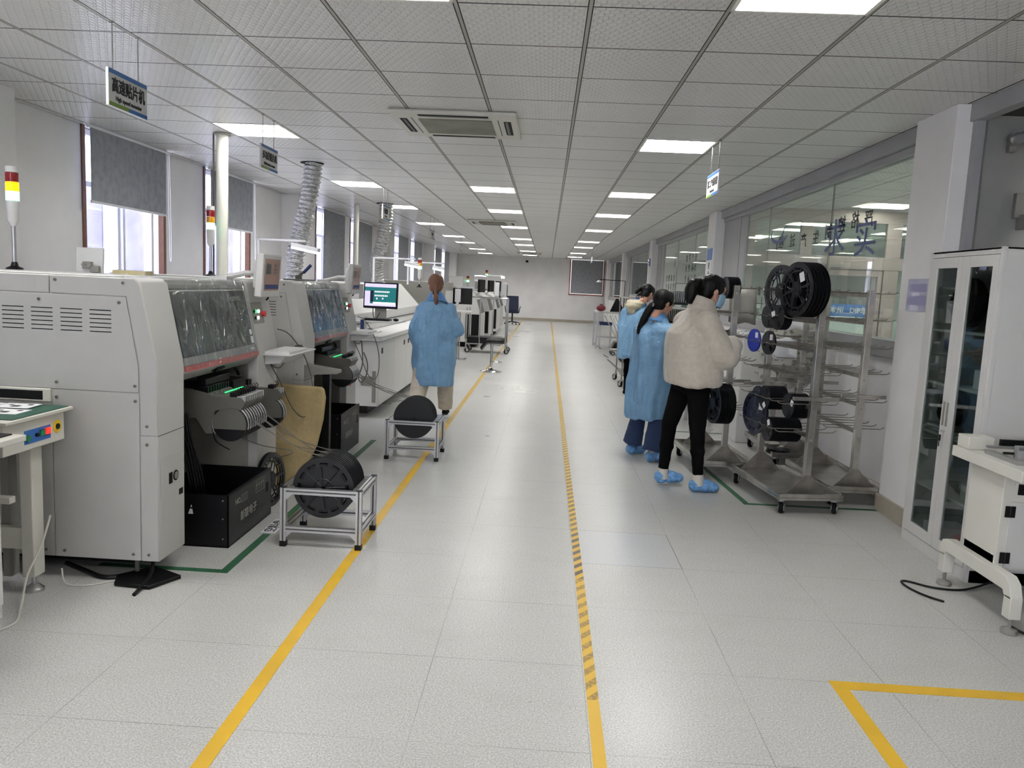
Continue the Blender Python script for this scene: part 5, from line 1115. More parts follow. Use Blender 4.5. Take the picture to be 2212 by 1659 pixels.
make_reel(.118, .016, 'plain', flange='navyreel', tape_='navyreel', label='medium navy blue reel behind the upper reel stack', loc=rk(R1, -.005-.06, .42, .68), rot=(0, 0, rz1))
p = make_reel(.089, .012, 'three'); rstack(R1, 9, -.165, .06, .755, .0165, p, lambda k: 'front labelled reel of the upper left stack low on the front rack' if k == 0 else 'black reel, %s from the left in the upper left stack low on the front rack' % ordinal(k), 'upper left low stack of reels', tl*.4)
p = make_reel(.089, .012, 'three'); rstack(R1, 8, -.10, -.20, .735, .0165, p, lambda k: 'front labelled reel of the stack beside the post below the push handle' if k == 0 else 'black reel, %s from the left in the stack beside the post below the handle' % ordinal(k), 'stack of reels by the post', tl*.4)
p = make_reel(.089, .012, 'three'); rstack(R1, 14, -.175, -.05, .535, .0165, p, lambda k: 'front labelled reel of the longest and lowest stack on the front rack' if k == 0 else 'black reel, %s from the left in the longest lowest stack' % ordinal(k), 'lowest long stack of reels', tl*.3)
p = make_reel(.165, .020, 'big'); rstack(R0, 5, -.12, -.385, .62, .026, p, lambda k: 'front labelled large reel of the stack right of the black leggings' if k == 0 else 'large black reel, %s in the stack right of the black leggings' % ordinal(k), 'large reels low on the second rack', tl)
p = make_reel(.089, .012, 'three', lab=False); rstack(R0, 6, -.06, -.25, 1.56, .017, p, lambda k: 'leftmost small black reel level with the spectacles of the woman in the cream jacket' if k == 0 else 'small black reel, %s from the left in the stack behind the jacketed woman' % ordinal(k), 'top stack on the second rack', tl)
tag(MB().tube([rk(R0, .03, -.26, 1.47), rk(R0, .03, -.27, 1.35), rk(R0, .01, -.28, 1.25), rk(R0, -.05, -.29, 1.19)], .003, n=6, smooth=6).build('tape_end', 'dark'), 'black tape end dangling from the top reel stack beside the mask', 'tape')
# white reels at the rear
wp = make_reel(.089, .010, 'three', flange='whitereel', tape_='midgrey', lab=False, label='x')
pos = [(-.17, -.20, 1.36, 'standing highest by the blue reel'), (.08, -.15, 1.30, 'behind the paper on the rear rack'), (-.15, .1, 1.16, 'left of the post on the third hooks'), (-.03, .12, 1.16, 'middle of the third hooks'), (.10, .10, 1.16, 'right on the third hooks'), (-.17, .12, .97, 'left on the fourth hooks'), (-.05, .15, .97, 'centre on the fourth hooks'), (.07, .12, .97, 'right on the fourth hooks'), (.15, .1, .97, 'far right on the fourth hooks'), (-.17, .1, .76, 'low left on the fifth hooks'), (-.10, -.05, 1.13, 'just below the paper sheet'), (.03, -.08, 1.10, 'in front of the bin, upper centre'), (.15, -.1, 1.12, 'upper right beside the second post'), (-.10, -.1, .93, 'below the yellow reel'), (.0, -.12, .90, 'in front of the bin, lower centre'), (.12, -.12, .92, 'lower right beside the second post'), (-.02, .0, .74, 'in the bottom row, centre'), (.11, .0, .76, 'in the bottom row, right'), (.2, .2, 1.05, 'farthest right by the wall')]
for k, (u, y, z, d) in enumerate(pos):
    if k == 0: wp.location = rk(R3, u, y, z); wp.rotation_euler = (0, 0, .15); wp['label'] = 'white plastic reel on the rear rack, '+d; wp['group'] = 'white reels on the rear rack'
    else: copy_tree(wp, loc=rk(R3, u, y, z), rot=(random.uniform(0, 1), 0, .85+random.uniform(-.25, .25)), label='white plastic reel on the rear rack, '+d, group='white reels on the rear rack')
yr = make_reel(.089, .010, 'plain', flange='yelp', tape_='whitereel', lab=False, label='yellow reel among the white ones on the rear rack', loc=rk(R3, -.12, .22, 1.00), rot=(0, 0, .1))
sp = [(-.05, -.28, .142, 'front white reel lying on the rear rack tray'), (-.02, -.26, .155, 'white reel lying on top of another on the rear tray'), (-.12, .02, .142, 'white reel lying farther back on the rear tray')]
for (u, y, z, d) in sp: copy_tree(wp, loc=rk(R3, u, y, z), rot=(0, math.pi/2, random.random()), label=d, group='reels lying on the rear tray')
pb = make_reel(.10, .012, 'three', lab=False, label='lowest black reel lying on the rear rack tray', group='reels lying on the rear tray', loc=rk(R3, -.16, -.40, .139), rot=(0, math.pi/2, 0))
for k in (1, 2): copy_tree(pb, loc=rk(R3, -.16+.004*k, -.40, .139+.013*k), label='%s black reel of the flat pile on the rear rack tray' % ('middle' if k == 1 else 'top'))
sh = [((2.12, 7.15, 1.05), (.13, .09)), ((2.15, 7.05, 1.30), (.12, .07)), ((1.74, 7.17, 1.41), (.12, .155))]
for k, ((x, y, z), (w, h)) in enumerate(sh):
    b = MB(); vs = []
    for j in range(5):
        for i in range(9): u = i/8*2-1; v = j/4*2-1; vs.append((x+w*u, y+.02*math.sin(u*3+k)+.02*v, z+h*v+.01*math.sin(u*5)))
    b.add(vs, [(j*9+i, j*9+i+1, (j+1)*9+i+1, (j+1)*9+i) for j in range(4) for i in range(8)]); o = b.build('paper_sheet' if k < 2 else 'cloth_bag', 'white' if k < 2 else 'midgrey', smooth=60); o.modifiers.new('s', 'SOLIDIFY').thickness = .001
    tag(o, ['curled white paper sheet hanging between the racks, the lower one', 'white paper sheet hanging from the second row of hooks', 'grey cloth bag with faint print hanging behind the front rack'][k], 'paper' if k < 2 else 'bag')
# cardboard bin of white tape rolls behind
r = empty('white_bin', (2.3, 8.35, 0), 'white bin standing behind the rear rack', 'bin'); MB().box(2.0, 2.56, 8.1, 8.6, 0, 1.12).build('body', 'machlt', r, bevel=.01)
r = empty('profile_frame', (1.95, 8.9, 0), 'aluminium profile frame table behind the racks', 'table')
for (x, y) in ((1.72, 8.75), (2.5, 8.75), (1.72, 9.4), (2.5, 9.4)): MB().box(x-.02, x+.02, y-.02, y+.02, 0, .98).build('leg', 'alu', r)
MB().box(1.70, 2.52, 8.73, 9.42, .98, 1.01).build('table_top', 'cream', r); MB().box(1.72, 2.5, 8.73, 8.77, .45, .49).build('cross_rail', 'alu', r)
for k in range(14): MB().box(1.8, 2.4, 8.8, 9.3, 1.011, 1.012) if 0 else None
b = MB()
for k in range(26): a = random.uniform(0, 3); b.tube([(1.8+random.random()*.55, 8.85+random.random()*.4, 1.02+random.random()*.08) for _ in range(4)], .008, n=5, smooth=3)
tag(b.build('tangled_tape', 'dkgrey'), 'tangle of dark used carrier tape heaped on the profile table', 'tape', kind='stuff')
# pcb magazine rack behind the women
r = empty('board_magazine', (1.7, 9.6, 0), 'black magazine rack of upright circuit boards behind the two women', 'rack')
MB().box(1.38, 1.42, 9.45, 9.9, 0, 1.48).box(2.0, 2.04, 9.45, 9.9, 0, 1.48).build('side_frame', 'steel', r)
for z in (.9, 1.14, 1.36): MB().box(1.38, 2.04, 9.45, 9.9, z, z+.03).build('shelf', 'dark', r)
for z in (.93, 1.17, 1.39):
    b = MB()
    for k in range(26): b.box(1.43+.022*k, 1.436+.022*k, 9.47, 9.8, z, z+.13)
    o = b.build('upright_boards', 'alu' if z > 1.3 else 'midgrey', r, smooth=0); o['kind'] = 'stuff'
r = empty('steel_cart', (1.35, 12.6, 0), 'steel cart with thin posts beside the farthest woman', 'cart')
for (x, y) in ((1.22, 12.3), (1.9, 12.3), (1.22, 13.3), (1.9, 13.3)):
    MB().cyl((x, y, .1), (x, y, 1.38), .012, n=8).build('post', 'steeldk', r); b = MB(); castor(b, x, y, .05, a=2.2); b.build('castor', ['alu', 'rubber'], r)
for z in (.18, .6, 1.0, 1.38): MB().box(1.21, 1.91, 12.29, 13.31, z, z+.015).build('shelf', 'steel', r, smooth=0)
# far right desk and its things
r = empty('work_table', (2.1, 23, 0), 'grey steel work table near the far end on the right', 'table')
for (x, y) in ((1.30, 20.2), (1.30, 21.4), (2.3, 20.2), (2.3, 21.4)): MB().box(x-.025, x+.025, y-.025, y+.025, 0, .90).build('leg', 'alu', r)
MB().box(1.27, 2.34, 20.15, 21.45, .90, .94).build('table_top', 'machlt', r); MB().box(1.28, 2.32, 20.2, 20.23, .28, .32).build('cross_rail', 'alu', r)
tag(MB().sph((1.40, 20.5, 1.02), .12, .10, .08).box(1.36, 1.44, 20.48, 20.52, 1.05, 1.12).build('maroon_bag', 'bag'), 'maroon bag on the far right work table', 'bag')
tag(MB().prism([(1.62, .945), (2.0, .945), (1.82, 1.28), (1.76, 1.28)], 'y', 20.4, 20.46).build('dark_display', 'dark'), 'tilted dark display on the far right work table', 'monitor')
r = empty('desk_lamp', (2.0, 20.8, .94), 'thin armed desk lamp over the far right table', 'lamp'); MB().tube([(2.0, 20.8, .94), (2.0, 20.8, 1.74), (1.35, 20.8, 1.75)], .012, n=6).build('arm', 'dark', r); MB().lathe([(0, .05), (.03, .05), (.08, 0), (0, 0)], (1.33, 20.8, 1.68)).build('shade', 'trimwhite', r)
r = empty('blue_stool', (1.5, 21.0, 0), 'small blue topped stool under the far right table', 'stool'); MB().box(1.40, 1.72, 20.6, 20.9, .58, .66).build('seat', 'inkblue', r, bevel=.01)
for (x, y) in ((1.42, 20.62), (1.70, 20.62), (1.42, 20.88), (1.70, 20.88)): MB().box(x-.015, x+.015, y-.015, y+.015, 0, .58).build('leg', 'machlt', r)
r = empty('shelf_unit', (2.1, 19, 0), 'small white shelf unit by the third column', 'shelf')
for z in (1.10, 1.25, 1.40): MB().box(1.95, 2.4, 18.8, 19.1, z, z+.015).build('shelf_board', 'trimwhite', r)
MB().box(1.95, 1.97, 18.8, 19.1, .0, 1.41).box(2.38, 2.4, 18.8, 19.1, 0, 1.41).build('side', 'trimwhite', r)
for k, (x, y, s_) in enumerate(((1.55, 18.2, 1.0), (1.62, 16.6, 1.0), (1.66, 15.3, 1.05))):
    r = empty('feeder_cart', (x+.4, y+.3, 0), 'low cart loaded with black feeders on the far right, %s of three' % ['farthest', 'middle', 'nearest'][k], 'cart', 'feeder carts on the far right')
    MB().box(x-.05, x+.75, y, y+.6, .10, .16).build('deck', 'steel', r, bevel=.01)
    MB().prism([(x, .17), (x+.75, .17), (x+.75, .62), (x+.42, .42), (x+.05, .30)], 'y', y+.03, y+.57).build('feeder_load', 'dark', r, bevel=.03)
    for q in range(3): MB().tube([(x+.15, y-.01+.02*q, .30), (x-.05+.1*q, y, .62), (x-.22+.12*q, y, .92)], .011, n=6).build('frame_tube', 'steel', r)
    b = MB()
    for (cx_, cy_) in ((x, y+.05), (x+.7, y+.05), (x, y+.55), (x+.7, y+.55)): castor(b, cx_, cy_, .045)
    b.build('castors', ['alu', 'rubber'], r)
# ------------------------------------------------------------------ glass door cabinet
r = empty('storage_cabinet', (2.555, 4.66, 0), 'tall light grey steel cabinet with two narrow glass doors', 'cabinet')
x0, x1, y0, y1, H = 2.355, 2.755, 4.27, 5.055, 1.815
b = MB(); b.box(x0, x1, y0, y0+.012, 0, H); b.box(x0, x1, y1-.012, y1, 0, H); b.box(x0, x1, y0, y1, H-.012, H); b.box(x1-.01, x1, y0, y1, 0, H); b.box(x0, x1, y0, y1, 0, .07)
b.box(x0-.001, x0+.02, y0-.001, y0+.028, 0, H+.001); b.box(x0-.001, x0+.02, y1-.028, y1+.001, 0, H+.001); b.box(x0, x0+.02, y0, y1, H-.035, H); b.build('carcass', 'machlt', r, smooth=0, bevel=.0015)
for k, (ya, yb, ga, gb) in enumerate(((y0+.03, 4.660, 4.352, 4.588), (4.663, y1-.03, 4.717, 4.957))):
    b = MB(); xf, xb = x0-.004, x0+.016; b.box(xf, xb, ya, ga, .075, H-.038); b.box(xf, xb, gb, yb, .075, H-.038); b.box(xf, xb, ga, gb, .075, .14); b.box(xf, xb, ga, gb, 1.716, H-.038)
    d_ = b.build('door', 'machlt', r, smooth=0, bevel=.001)
    MB().box(x0+.004, x0+.007, ga, gb, .14, 1.716).build('glass_panel', 'cabglass', d_, smooth=0)
    yy = 4.636 if k == 0 else 4.676; MB().box(xf-.004, xf-.0002, yy, yy+.020, .80, .94).build('pull_handle', 'midgrey', d_, bevel=.002)
MB().cyl((x0-.004, 4.655, .77), (x0-.03, 4.655, .77), .006, n=10).build('lock', 'chrome', r); MB().box(x0-.032, x0-.026, 4.645, 4.665, .715, .75).tube([(x0-.029, 4.655, .72), (x0-.029, 4.655, .68)], .003, n=5).build('key', 'dark', r)
for z in (.38, .72, 1.02, 1.34): MB().box(x0+.03, x1-.012, y0+.014, y1-.014, z, z+.015).build('shelf', 'machlt', r, smooth=0)
def bundle(nm_, c, s, m, lab, cat='bag', seed=0):
    b = MB(); b.sph(c, *s, n=20, h=14)
    for i, v in enumerate(b.v): b.v[i] = v+(v-Vector(c))*.35*noise.noise(v*9+Vector((seed, 0, 0)))
    return tag(b.build(nm_, m, smooth=60), lab, cat)
bundle('dark_jacket', (2.52, 4.46, 1.52), (.09, .13, .15), 'cloth_blk', 'dark jacket bundled on the top shelf behind the right glass', 'clothing', 1)
bundle('black_backpack', (2.52, 4.85, 1.51), (.10, .12, .14), 'dark', 'black backpack on the top shelf behind the left glass', 'bag', 2)
bundle('black_pouch', (2.50, 4.87, .88), (.08, .09, .12), 'blk', 'black pouch on the third shelf of the cabinet', 'bag', 3)
for k, (y, z, h, m, l) in enumerate(((4.45, 1.036, .11, 'white', 'white carton on the upper middle shelf of the cabinet'), (4.85, 1.036, .09, 'midgrey', 'grey carton on the upper middle shelf behind the left glass'), (4.47, .085, .10, 'redp', 'orange red carton at the bottom of the cabinet'), (4.83, .085, .08, 'white', 'white carton at the bottom left of the cabinet'), (4.45, .396, .09, 'machlt', 'pale storage box on the lowest shelf'))):
    tag(MB().box(2.42, 2.62, y-.09, y+.09, z, z+h).build('storage_box', m, bevel=.003), l, 'box')
for k in range(7):
    b = MB(); z = .738+.006*k; b.T = Matrix.Translation((2.50, 4.70+.015*k, z)) @ Matrix.Rotation(.2*math.sin(k*2.1), 4, 'Z') @ Matrix.Rotation(math.radians(3), 4, 'X'); b.box(-.10, .08, -.16, .16, 0, .004)
    tag(b.build('document_sleeve', 'film' if k == 6 else 'white'), 'plastic document sleeve, %s from the bottom of the loose pile' % ordinal(k) if k < 6 else 'topmost shiny document sleeve in the loose pile', 'paper', 'document sleeves in the cabinet')
# ------------------------------------------------------------------ near right conveyor machine
r = empty('board_conveyor', (2.5, 3.93, 0), 'cream board conveyor machine standing at the right edge on chamfered feet', 'machine')
MB().box(2.235, 2.89, 3.815, 4.115, .235, .712).build('cabinet', 'cream', r, bevel=.003)
MB().box(2.185, 2.89, 3.60, 4.225, .714, .768).build('table_slab', 'cream', r, bevel=.003)
MB().box(2.20, 2.33, 4.10, 4.21, .769, .835).build('end_block', 'cream', r, bevel=.003)
b = MB(); b.box(2.24, 2.89, 3.99, 4.015, .80, .812, 0); b.box(2.34, 2.89, 4.06, 4.08, .80, .835, 1); b.box(2.26, 2.89, 3.78, 3.80, .79, .83, 0); b.box(2.24, 2.27, 3.74, 4.02, .769, .79, 0); b.box(2.30, 2.34, 3.84, 3.88, .769, .84, 0); b.box(2.38, 2.42, 3.70, 3.74, .769, .85, 0); b.cyl((2.25, 3.88, .80), (2.88, 3.88, .80), .006, n=8, m=1)
b.build('guide_rails', ['alu', 'dark'], r)
MB().box(2.32, 2.36, 3.65, 3.70, .769, .82).build('white_bracket', 'machwh', r, bevel=.003)
MB().box(2.285, 2.75, 3.808, 3.8155, .60, .675).build('slot_frame', 'cream', r, bevel=.002); MB().box(2.30, 2.75, 3.8065, 3.808, .612, .665).build('slot', 'blk', r)
d_ = MB().box(2.275, 2.80, 3.809, 3.815, .245, .575).build('door', 'machlt', r, bevel=.002)
for z in (.27, .50):
    MB().box(2.252, 2.272, 3.8045, 3.809, z, z+.055).box(2.279, 2.299, 3.8045, 3.809, z, z+.055).cyl((2.2755, 3.805, z), (2.2755, 3.805, z+.055), .004, n=8).build('hinge', 'dark', d_)
MB().prism([(3.585, .17), (3.61, .235), (3.65, .262), (4.20, .262), (4.235, .25), (4.26, .21), (4.26, .17), (4.20, .17), (4.19, .195), (3.66, .195), (3.645, .17)], 'x', 2.195, 2.25).build('foot_beam', 'cream', r, bevel=.002)
for y in (3.615, 4.225):
    lg_ = MB().box(2.195, 2.25, y-.03, y+.03, .075, .18).build('leg', 'cream', r, bevel=.003)
    MB().lathe([(0, 0), (.036, 0), (.038, .008), (.034, .02), (.012, .026), (.008, .03), (.008, .08), (0, .08)], (2.222, y, 0), n=28).build('levelling_foot', 'midgrey', lg_)
for y in (3.87, 4.06): MB().box(2.80, 2.86, y-.03, y+.03, 0, .265).build('leg', 'cream', r)
MB().box(2.235, 2.89, 3.83, 4.10, .262, .30).build('skirt', 'cream', r)
tag(MB().tube([(2.55, 4.28, .03), (2.36, 4.17, .012), (2.24, 4.13, .006), (2.12, 4.15, .006), (2.03, 4.22, .006), (1.99, 4.21, .006), (1.99, 4.12, .006), (2.03, 4.02, .006), (2.09, 3.95, .006)], .006, n=8, smooth=6).build('loose_cable', 'dark'), 'black cable curling on the floor in front of the grey cabinet', 'cable')
tag(MB().tube([(2.23, 3.63, .03), (2.28, 3.60, .01), (2.33, 3.50, .006), (2.34, 3.40, .006)], .006, n=8, smooth=6).build('loose_cable', 'dark'), 'black cable by the nearest foot of the right hand machine', 'cable')
# ================================================================== PEOPLE
def remeshed(b, vox, smooth, name, mats, parent, disp=None, sm=60):
    """one continuous skin over the primitives collected in b"""
    me = bpy.data.meshes.new('t'); me.from_pydata([tuple(v) for v in b.v], [], b.f); me.update()
    t = bpy.data.objects.new('t', me); COL.objects.link(t)
    m = t.modifiers.new('r', 'REMESH'); m.mode = 'VOXEL'; m.voxel_size = vox; m.use_smooth_shade = True
    s = t.modifiers.new('s', 'SMOOTH'); s.factor = .5; s.iterations = smooth
    dg = bpy.context.evaluated_depsgraph_get(); dg.update()
    out = bpy.data.meshes.new_from_object(t.evaluated_get(dg)); bpy.data.objects.remove(t)
    if disp:
        ns = [v.normal.copy() for v in out.vertices]
        for v, n in zip(out.vertices, ns): v.co = v.co+n*disp(v.co)
    out.transform(Matrix.Translation(-wl(parent))); out.name = name
    out.materials.clear(); out.materials.append(M[mats] if isinstance(mats, str) else mats)
    out.polygons.foreach_set('use_smooth', [True]*len(out.polygons))
    o = bpy.data.objects.new(name, out); COL.objects.link(o); o.parent = parent
    return o
def cap_(b, p0, p1, r0, r1, n=14):
    b.cyl(p0, p1, r0, r1, n=n); b.sph(p0, r0, n=n, h=8); b.sph(p1, r1, n=n, h=8)
class Fig:
    def __init__(s, name_loc, theta, label):
        s.o = Vector(name_loc); a = math.radians(theta); s.f = Vector((math.cos(a), math.sin(a), 0)); s.r = Vector((math.sin(a), -math.cos(a), 0))
        s.e = empty('person', (s.o.x, s.o.y, 0), label, 'person')
    def L(s, x, y, z): return s.o+s.r*x+s.f*y+Vector((0, 0, z))
def headmat(f, pitch, turn=0):
    a = math.atan2(f.y, f.x)+math.radians(turn); fw = Vector((math.cos(a), math.sin(a), 0)); rt = Vector((math.sin(a), -math.cos(a), 0)); p = math.radians(pitch)
    fw2 = fw*math.cos(p)+Vector((0, 0, -math.sin(p))); up = rt.cross(fw2)
    return Matrix(((rt.x, fw2.x, up.x), (rt.y, fw2.y, up.y), (rt.z, fw2.z, up.z)))
def head(b, c, R, s=1.0):
    q = lambda x, y, z: Vector(c)+R @ (Vector((x, y, z))*s)
    S = lambda p, rx, ry, rz, n=18: b.sph(q(*p), rx*s, ry*s, rz*s, n=n, h=12, R=R)
    S((0, -.012, .022), .073, .093, .088); S((0, .022, -.035), .060, .066, .072); S((0, .045, -.088), .030, .034, .026); S((0, .068, .030), .052, .026, .034)
    S((.034, .060, -.028), .026, .024, .028); S((-.034, .060, -.028), .026, .024, .028)
    b.cyl(q(0, .084, .012), q(0, .107, -.026), .007*s, .012*s, n=10); S((0, .100, -.030), .015, .013, .011, 10); S((0, .083, -.056), .021, .011, .006, 10); S((0, .080, -.067), .018, .011, .007, 10)
    for k in (-1, 1):
        S((.030*k, .075, .008), .016, .013, .008, 10)
        S((.074*k, -.005, -.012), .009, .018, .030, 12)
    cap_(b, q(0, -.02, -.05), q(0, -.045, -.15), .050*s, .054*s)
    return q
def hand(b, w, d, n, s=1.0, side=1, curl=.7):
    """palm and five fingers: w wrist, d pointing along the palm, n palm normal"""
    w, d, n = Vector(w), Vector(d).normalized(), Vector(n); n = (n-d*n.dot(d)).normalized(); t = d.cross(n)*side
    R = Matrix(((t.x, d.x, n.x), (t.y, d.y, n.y), (t.z, d.z, n.z)))
    b.sph(w+d*.045*s, .038*s, .050*s, .016*s, n=14, h=8, R=R); b.sph(w+d*.01*s, .025*s, .03*s, .018*s, n=12, h=8, R=R)
    for k, (off, ln) in enumerate(((-.029, .060), (-.010, .074), (.010, .080), (.028, .070))):
        p = w+d*.082*s+t*off*s; dd = d
        for j, f in enumerate((.45, .32, .23)):
            a = curl*(.5+.45*j); dd = (d*math.cos(a)+n*math.sin(a)).normalized(); q = p+dd*ln*f*s; cap_(b, p, q, (.0092-.0008*j)*s, (.0086-.0009*j)*s, 8); p = q
    p = w+d*.03*s+t*.030*s; q = p+(t*.75+d*.55+n*.25).normalized()*.038*s; cap_(b, p, q, .012*s, .0105*s, 8); cap_(b, q, q+(d*.9+n*.35).normalized()*.030*s, .0105*s, .0085*s, 8)
def shell(fig, rings, n=72, folds=7, amp=.03, seed=0):
    out = []
    z0, z1 = rings[0][0], rings[-1][0]
    for (z, cx, cy, rx, ry, e) in rings:
        k = max(0, 1-(z-z0)/(z1-z0)*1.4); ring = []
        for i in range(n):
            a = 2*math.pi*i/n; ca, sa = math.cos(a), math.sin(a)
            m = 1+amp*k*math.sin(folds*a+seed)+amp*.6*k*math.sin((folds*2-3)*a+seed*2.3)
            x = cx+rx*m*abs(ca)**e*(1 if ca > 0 else -1); y = cy+ry*m*abs(sa)**e*(1 if sa > 0 else -1)
            ring.append(fig.L(x, y, z))
        out.append(ring)
    b = MB(); b.loft(out); return b
def folds_fn(amp, seed, fz=2.2, fx=11):
    def f(c):
        return amp*(noise.noise(Vector((c.x*fx+seed, c.y*fx, c.z*fz)))*1.0+.5*noise.noise(Vector((c.x*fx*2, c.y*fx*2+seed, c.z*fz*2.6)))+.22*noise.noise(Vector((c.x*6, c.y*6, c.z*12+seed))))
    return f
def shoe_mesh(fig, x, y, z, yaw, ln=.25, w=.048, bulge=1.0):
    b = MB(); T = Matrix.Rotation(math.radians(yaw), 3, 'Z'); fw = T @ fig.f; rt = T @ fig.r
    P = lambda u, v, h: fig.L(x, y, z)+rt*u+fw*v+Vector((0, 0, h))
    R = Matrix(((rt.x, fw.x, 0), (rt.y, fw.y, 0), (rt.z, fw.z, 1)))
    b.sph(P(0, ln*.50, .034*bulge), w*bulge, ln*.24, .034*bulge, R=R); b.sph(P(0, ln*.30, .042*bulge), w*.95*bulge, ln*.25, .042*bulge, R=R); b.sph(P(0, 0, .045*bulge), w*.85*bulge, ln*.24, .046*bulge, R=R); b.sph(P(0, .02, .07*bulge), w*.85, ln*.17, .05*bulge, R=R)
    for i, v in enumerate(b.v):
        if v.z < z+.001: b.v[i] = Vector((v.x, v.y, z+.001))
    return b
def hair_cap(c, R, s, name, m, parent, tail=None, tie=None, disp=.004, extra=None):
    q = lambda x, y, z: Vector(c)+R @ (Vector((x, y, z))*s); b = MB()
    b.sph(q(0, -.024, .034), .084*s, .095*s, .088*s, n=24, h=16, R=R); b.sph(q(0, -.048, -.022), .072*s, .062*s, .078*s, n=20, h=12, R=R); b.sph(q(0, .025, .066), .066*s, .060*s, .050*s, n=20, h=12, R=R)
    for k in (-1, 1): b.sph(q(.064*k, .015, .022), .020*s, .042*s, .045*s, n=14, h=10, R=R)
    if extra: extra(b, q)
    if tail: b.tube([p for p, _ in tail], [r for _, r in tail], n=14, smooth=4)
    return remeshed(b, .0055, 3, name, m, parent, disp=lambda v: disp*.6*noise.noise(Vector((v.x*60, v.y*60, v.z*9)))+disp*.35*noise.noise(Vector((v.x*130, v.y*130, v.z*14))))
# ---------------------------------------------------------------- woman in the cream fleece jacket
f = Fig((1.13, 6.02, 0), 16, 'woman in a cream fleece jacket, black leggings, glasses and blue mask')
hc = Vector((1.235, 6.035, 1.525)); HR = headmat(f.f, 16, 2)
b = MB(); q = head(b, hc, HR, 1.0)
neck = Vector((1.18, 6.03, 1.37)); cap_(b, q(0, -.035, -.10), neck, .05, .056)
Lk, Lf = f.L(-.085, -.12, .50), Vector((.975, 6.12, .085)); Rk, Rf = f.L(.085, .03, .48), Vector((1.215, 5.955, .085)); hipL, hipR = f.L(-.09, -.01, .86), f.L(.09, .01, .86)
for h, k, ft in ((hipL, Lk, Lf), (hipR, Rk, Rf)): cap_(b, h, k, .082, .052); cap_(b, k, ft, .050, .034)
cap_(b, neck-Vector((0, 0, .03)), f.L(0, 0, 1.15), .052, .09); cap_(b, f.L(0, 0, 1.15), f.L(0, 0, .90), .09, .11); b.cyl(f.L(.17, 0, 1.25), f.L(-.17, 0, 1.25), .04, n=12)
shR, elR, wrR = f.L(.19, .0, 1.28), f.L(.23, .13, 1.04), f.L(.05, .29, 1.13); shL, elL, wrL = f.L(-.185, .0, 1.27), f.L(-.22, .12, 1.05), f.L(-.14, .30, 1.14)
for s_, e_, w_ in ((shR, elR, wrR), (shL, elL, wrL)): cap_(b, s_, e_, .045, .036); cap_(b, e_, w_, .036, .025)
hand(b, wrR, f.f*.4-f.r+Vector((0, 0, .15)), Vector((0, 0, -1)), side=-1); hand(b, wrL, f.f+Vector((0, 0, .1)), Vector((0, 0, -1)), side=1)
for ft in (Lf, Rf): b.sph(ft+f.f*.06+Vector((0, 0, -.04)), .035, .035, .03); cap_(b, ft, ft+f.f*.10+Vector((0, 0, -.05)), .03, .024)
remeshed(b, .0062, 2, 'body', 'skin', f.e)
hair_cap(hc, HR, 1.0, 'hair', 'hairblk', f.e, tail=[(q(0, -.095, .015), .024), (q(0, -.125, .018), .040), (q(0, -.158, -.005), .052), (q(0, -.168, -.055), .052), (q(0, -.160, -.105), .040), (q(0, -.150, -.15), .018)], disp=.007)
MB().tube([q(.03*math.cos(a), -.112, .032+.03*math.sin(a)) for a in [2*math.pi*k/14 for k in range(15)]], .007, n=6).build('hair_tie', 'dark', f.e)
# mask with ear loops
b = MB(); vs = []; N1, N2 = 17, 11
for j in range(N2):
    for i in range(N1):
        a = math.radians(-78+156*i/(N1-1)); v = j/(N2-1)
        rr = .086+.018*math.cos(a)**2*(1 if v > .25 else .6+1.6*v); z = -.005-.10*v; sh = (.40 if v > .8 else .0)
        rr *= (1-.10*max(0, v-.6)/.4)
        vs.append(q(rr*.80*math.sin(a), .014+rr*math.cos(a)+.002*math.sin(j*2.2), z))
b.add(vs, [(j*N1+i, j*N1+i+1, (j+1)*N1+i+1, (j+1)*N1+i) for j in range(N2-1) for i in range(N1-1)])
o = b.build('face_mask', 'mask', f.e, smooth=60); o.modifiers.new('s', 'SOLIDIFY').thickness = .003
b = MB()
for k in (-1, 1): b.tube([q(.068*k, .035, -.012), q(.076*k, .005, .014), q(.078*k, -.014, .0), q(.077*k, -.012, -.035), q(.070*k, .03, -.09)], .0012, n=5, smooth=4)
b.build('mask_loop', 'white', f.e)
b = MB()
for k in (-1, 1):
    b.tube([q(.034*k+.026*math.cos(a), .101-.012*abs(math.cos(a))*(k*math.cos(a) > 0), .006+.019*math.sin(a)) for a in [2*math.pi*i/18 for i in range(19)]], .0018, n=6)
    b.tube([q(.058*k, .094, .012), q(.076*k, .04, .010), q(.078*k, -.01, .008)], .0018, n=5)
b.tube([q(-.009, .104, .008), q(0, .108, .011), q(.009, .104, .008)], .0018, n=5); b.build('spectacles', 'dark', f.e)
for k in (-1, 1): MB().sph(q(.031*k, .084, .006), .010, n=12, h=8).build('eye', 'ink', f.e)
rg = [(.815, 0, 0, .215, .178, .85), (.83, 0, 0, .232, .195, .85), (.90, 0, 0, .240, .203, .85), (1.0, 0, -.005, .238, .203, .85), (1.10, 0, -.015, .235, .20, .85), (1.20, 0, -.02, .230, .185, .9), (1.27, 0, -.01, .212, .145, .95), (1.32, 0, 0, .178, .125, 1), (1.36, 0, .01, .13, .11, 1), (1.395, 0, .012, .10, .095, 1)]
b = shell(f, rg, folds=5, amp=.012, seed=2)
for s_, e_, w_ in ((shR, elR, wrR), (shL, elL, wrL)):
    b.tube([s_+Vector((0, 0, .0))-f.r*.02*(1 if s_ == shR else -1), (s_+e_)/2, e_, e_*.45+w_*.55, w_], [.098, .096, .094, .086, .074], n=18, smooth=4)
b.sph(shR, .096); b.sph(shL, .096); b.sph(elR, .094); b.sph(elL, .094)
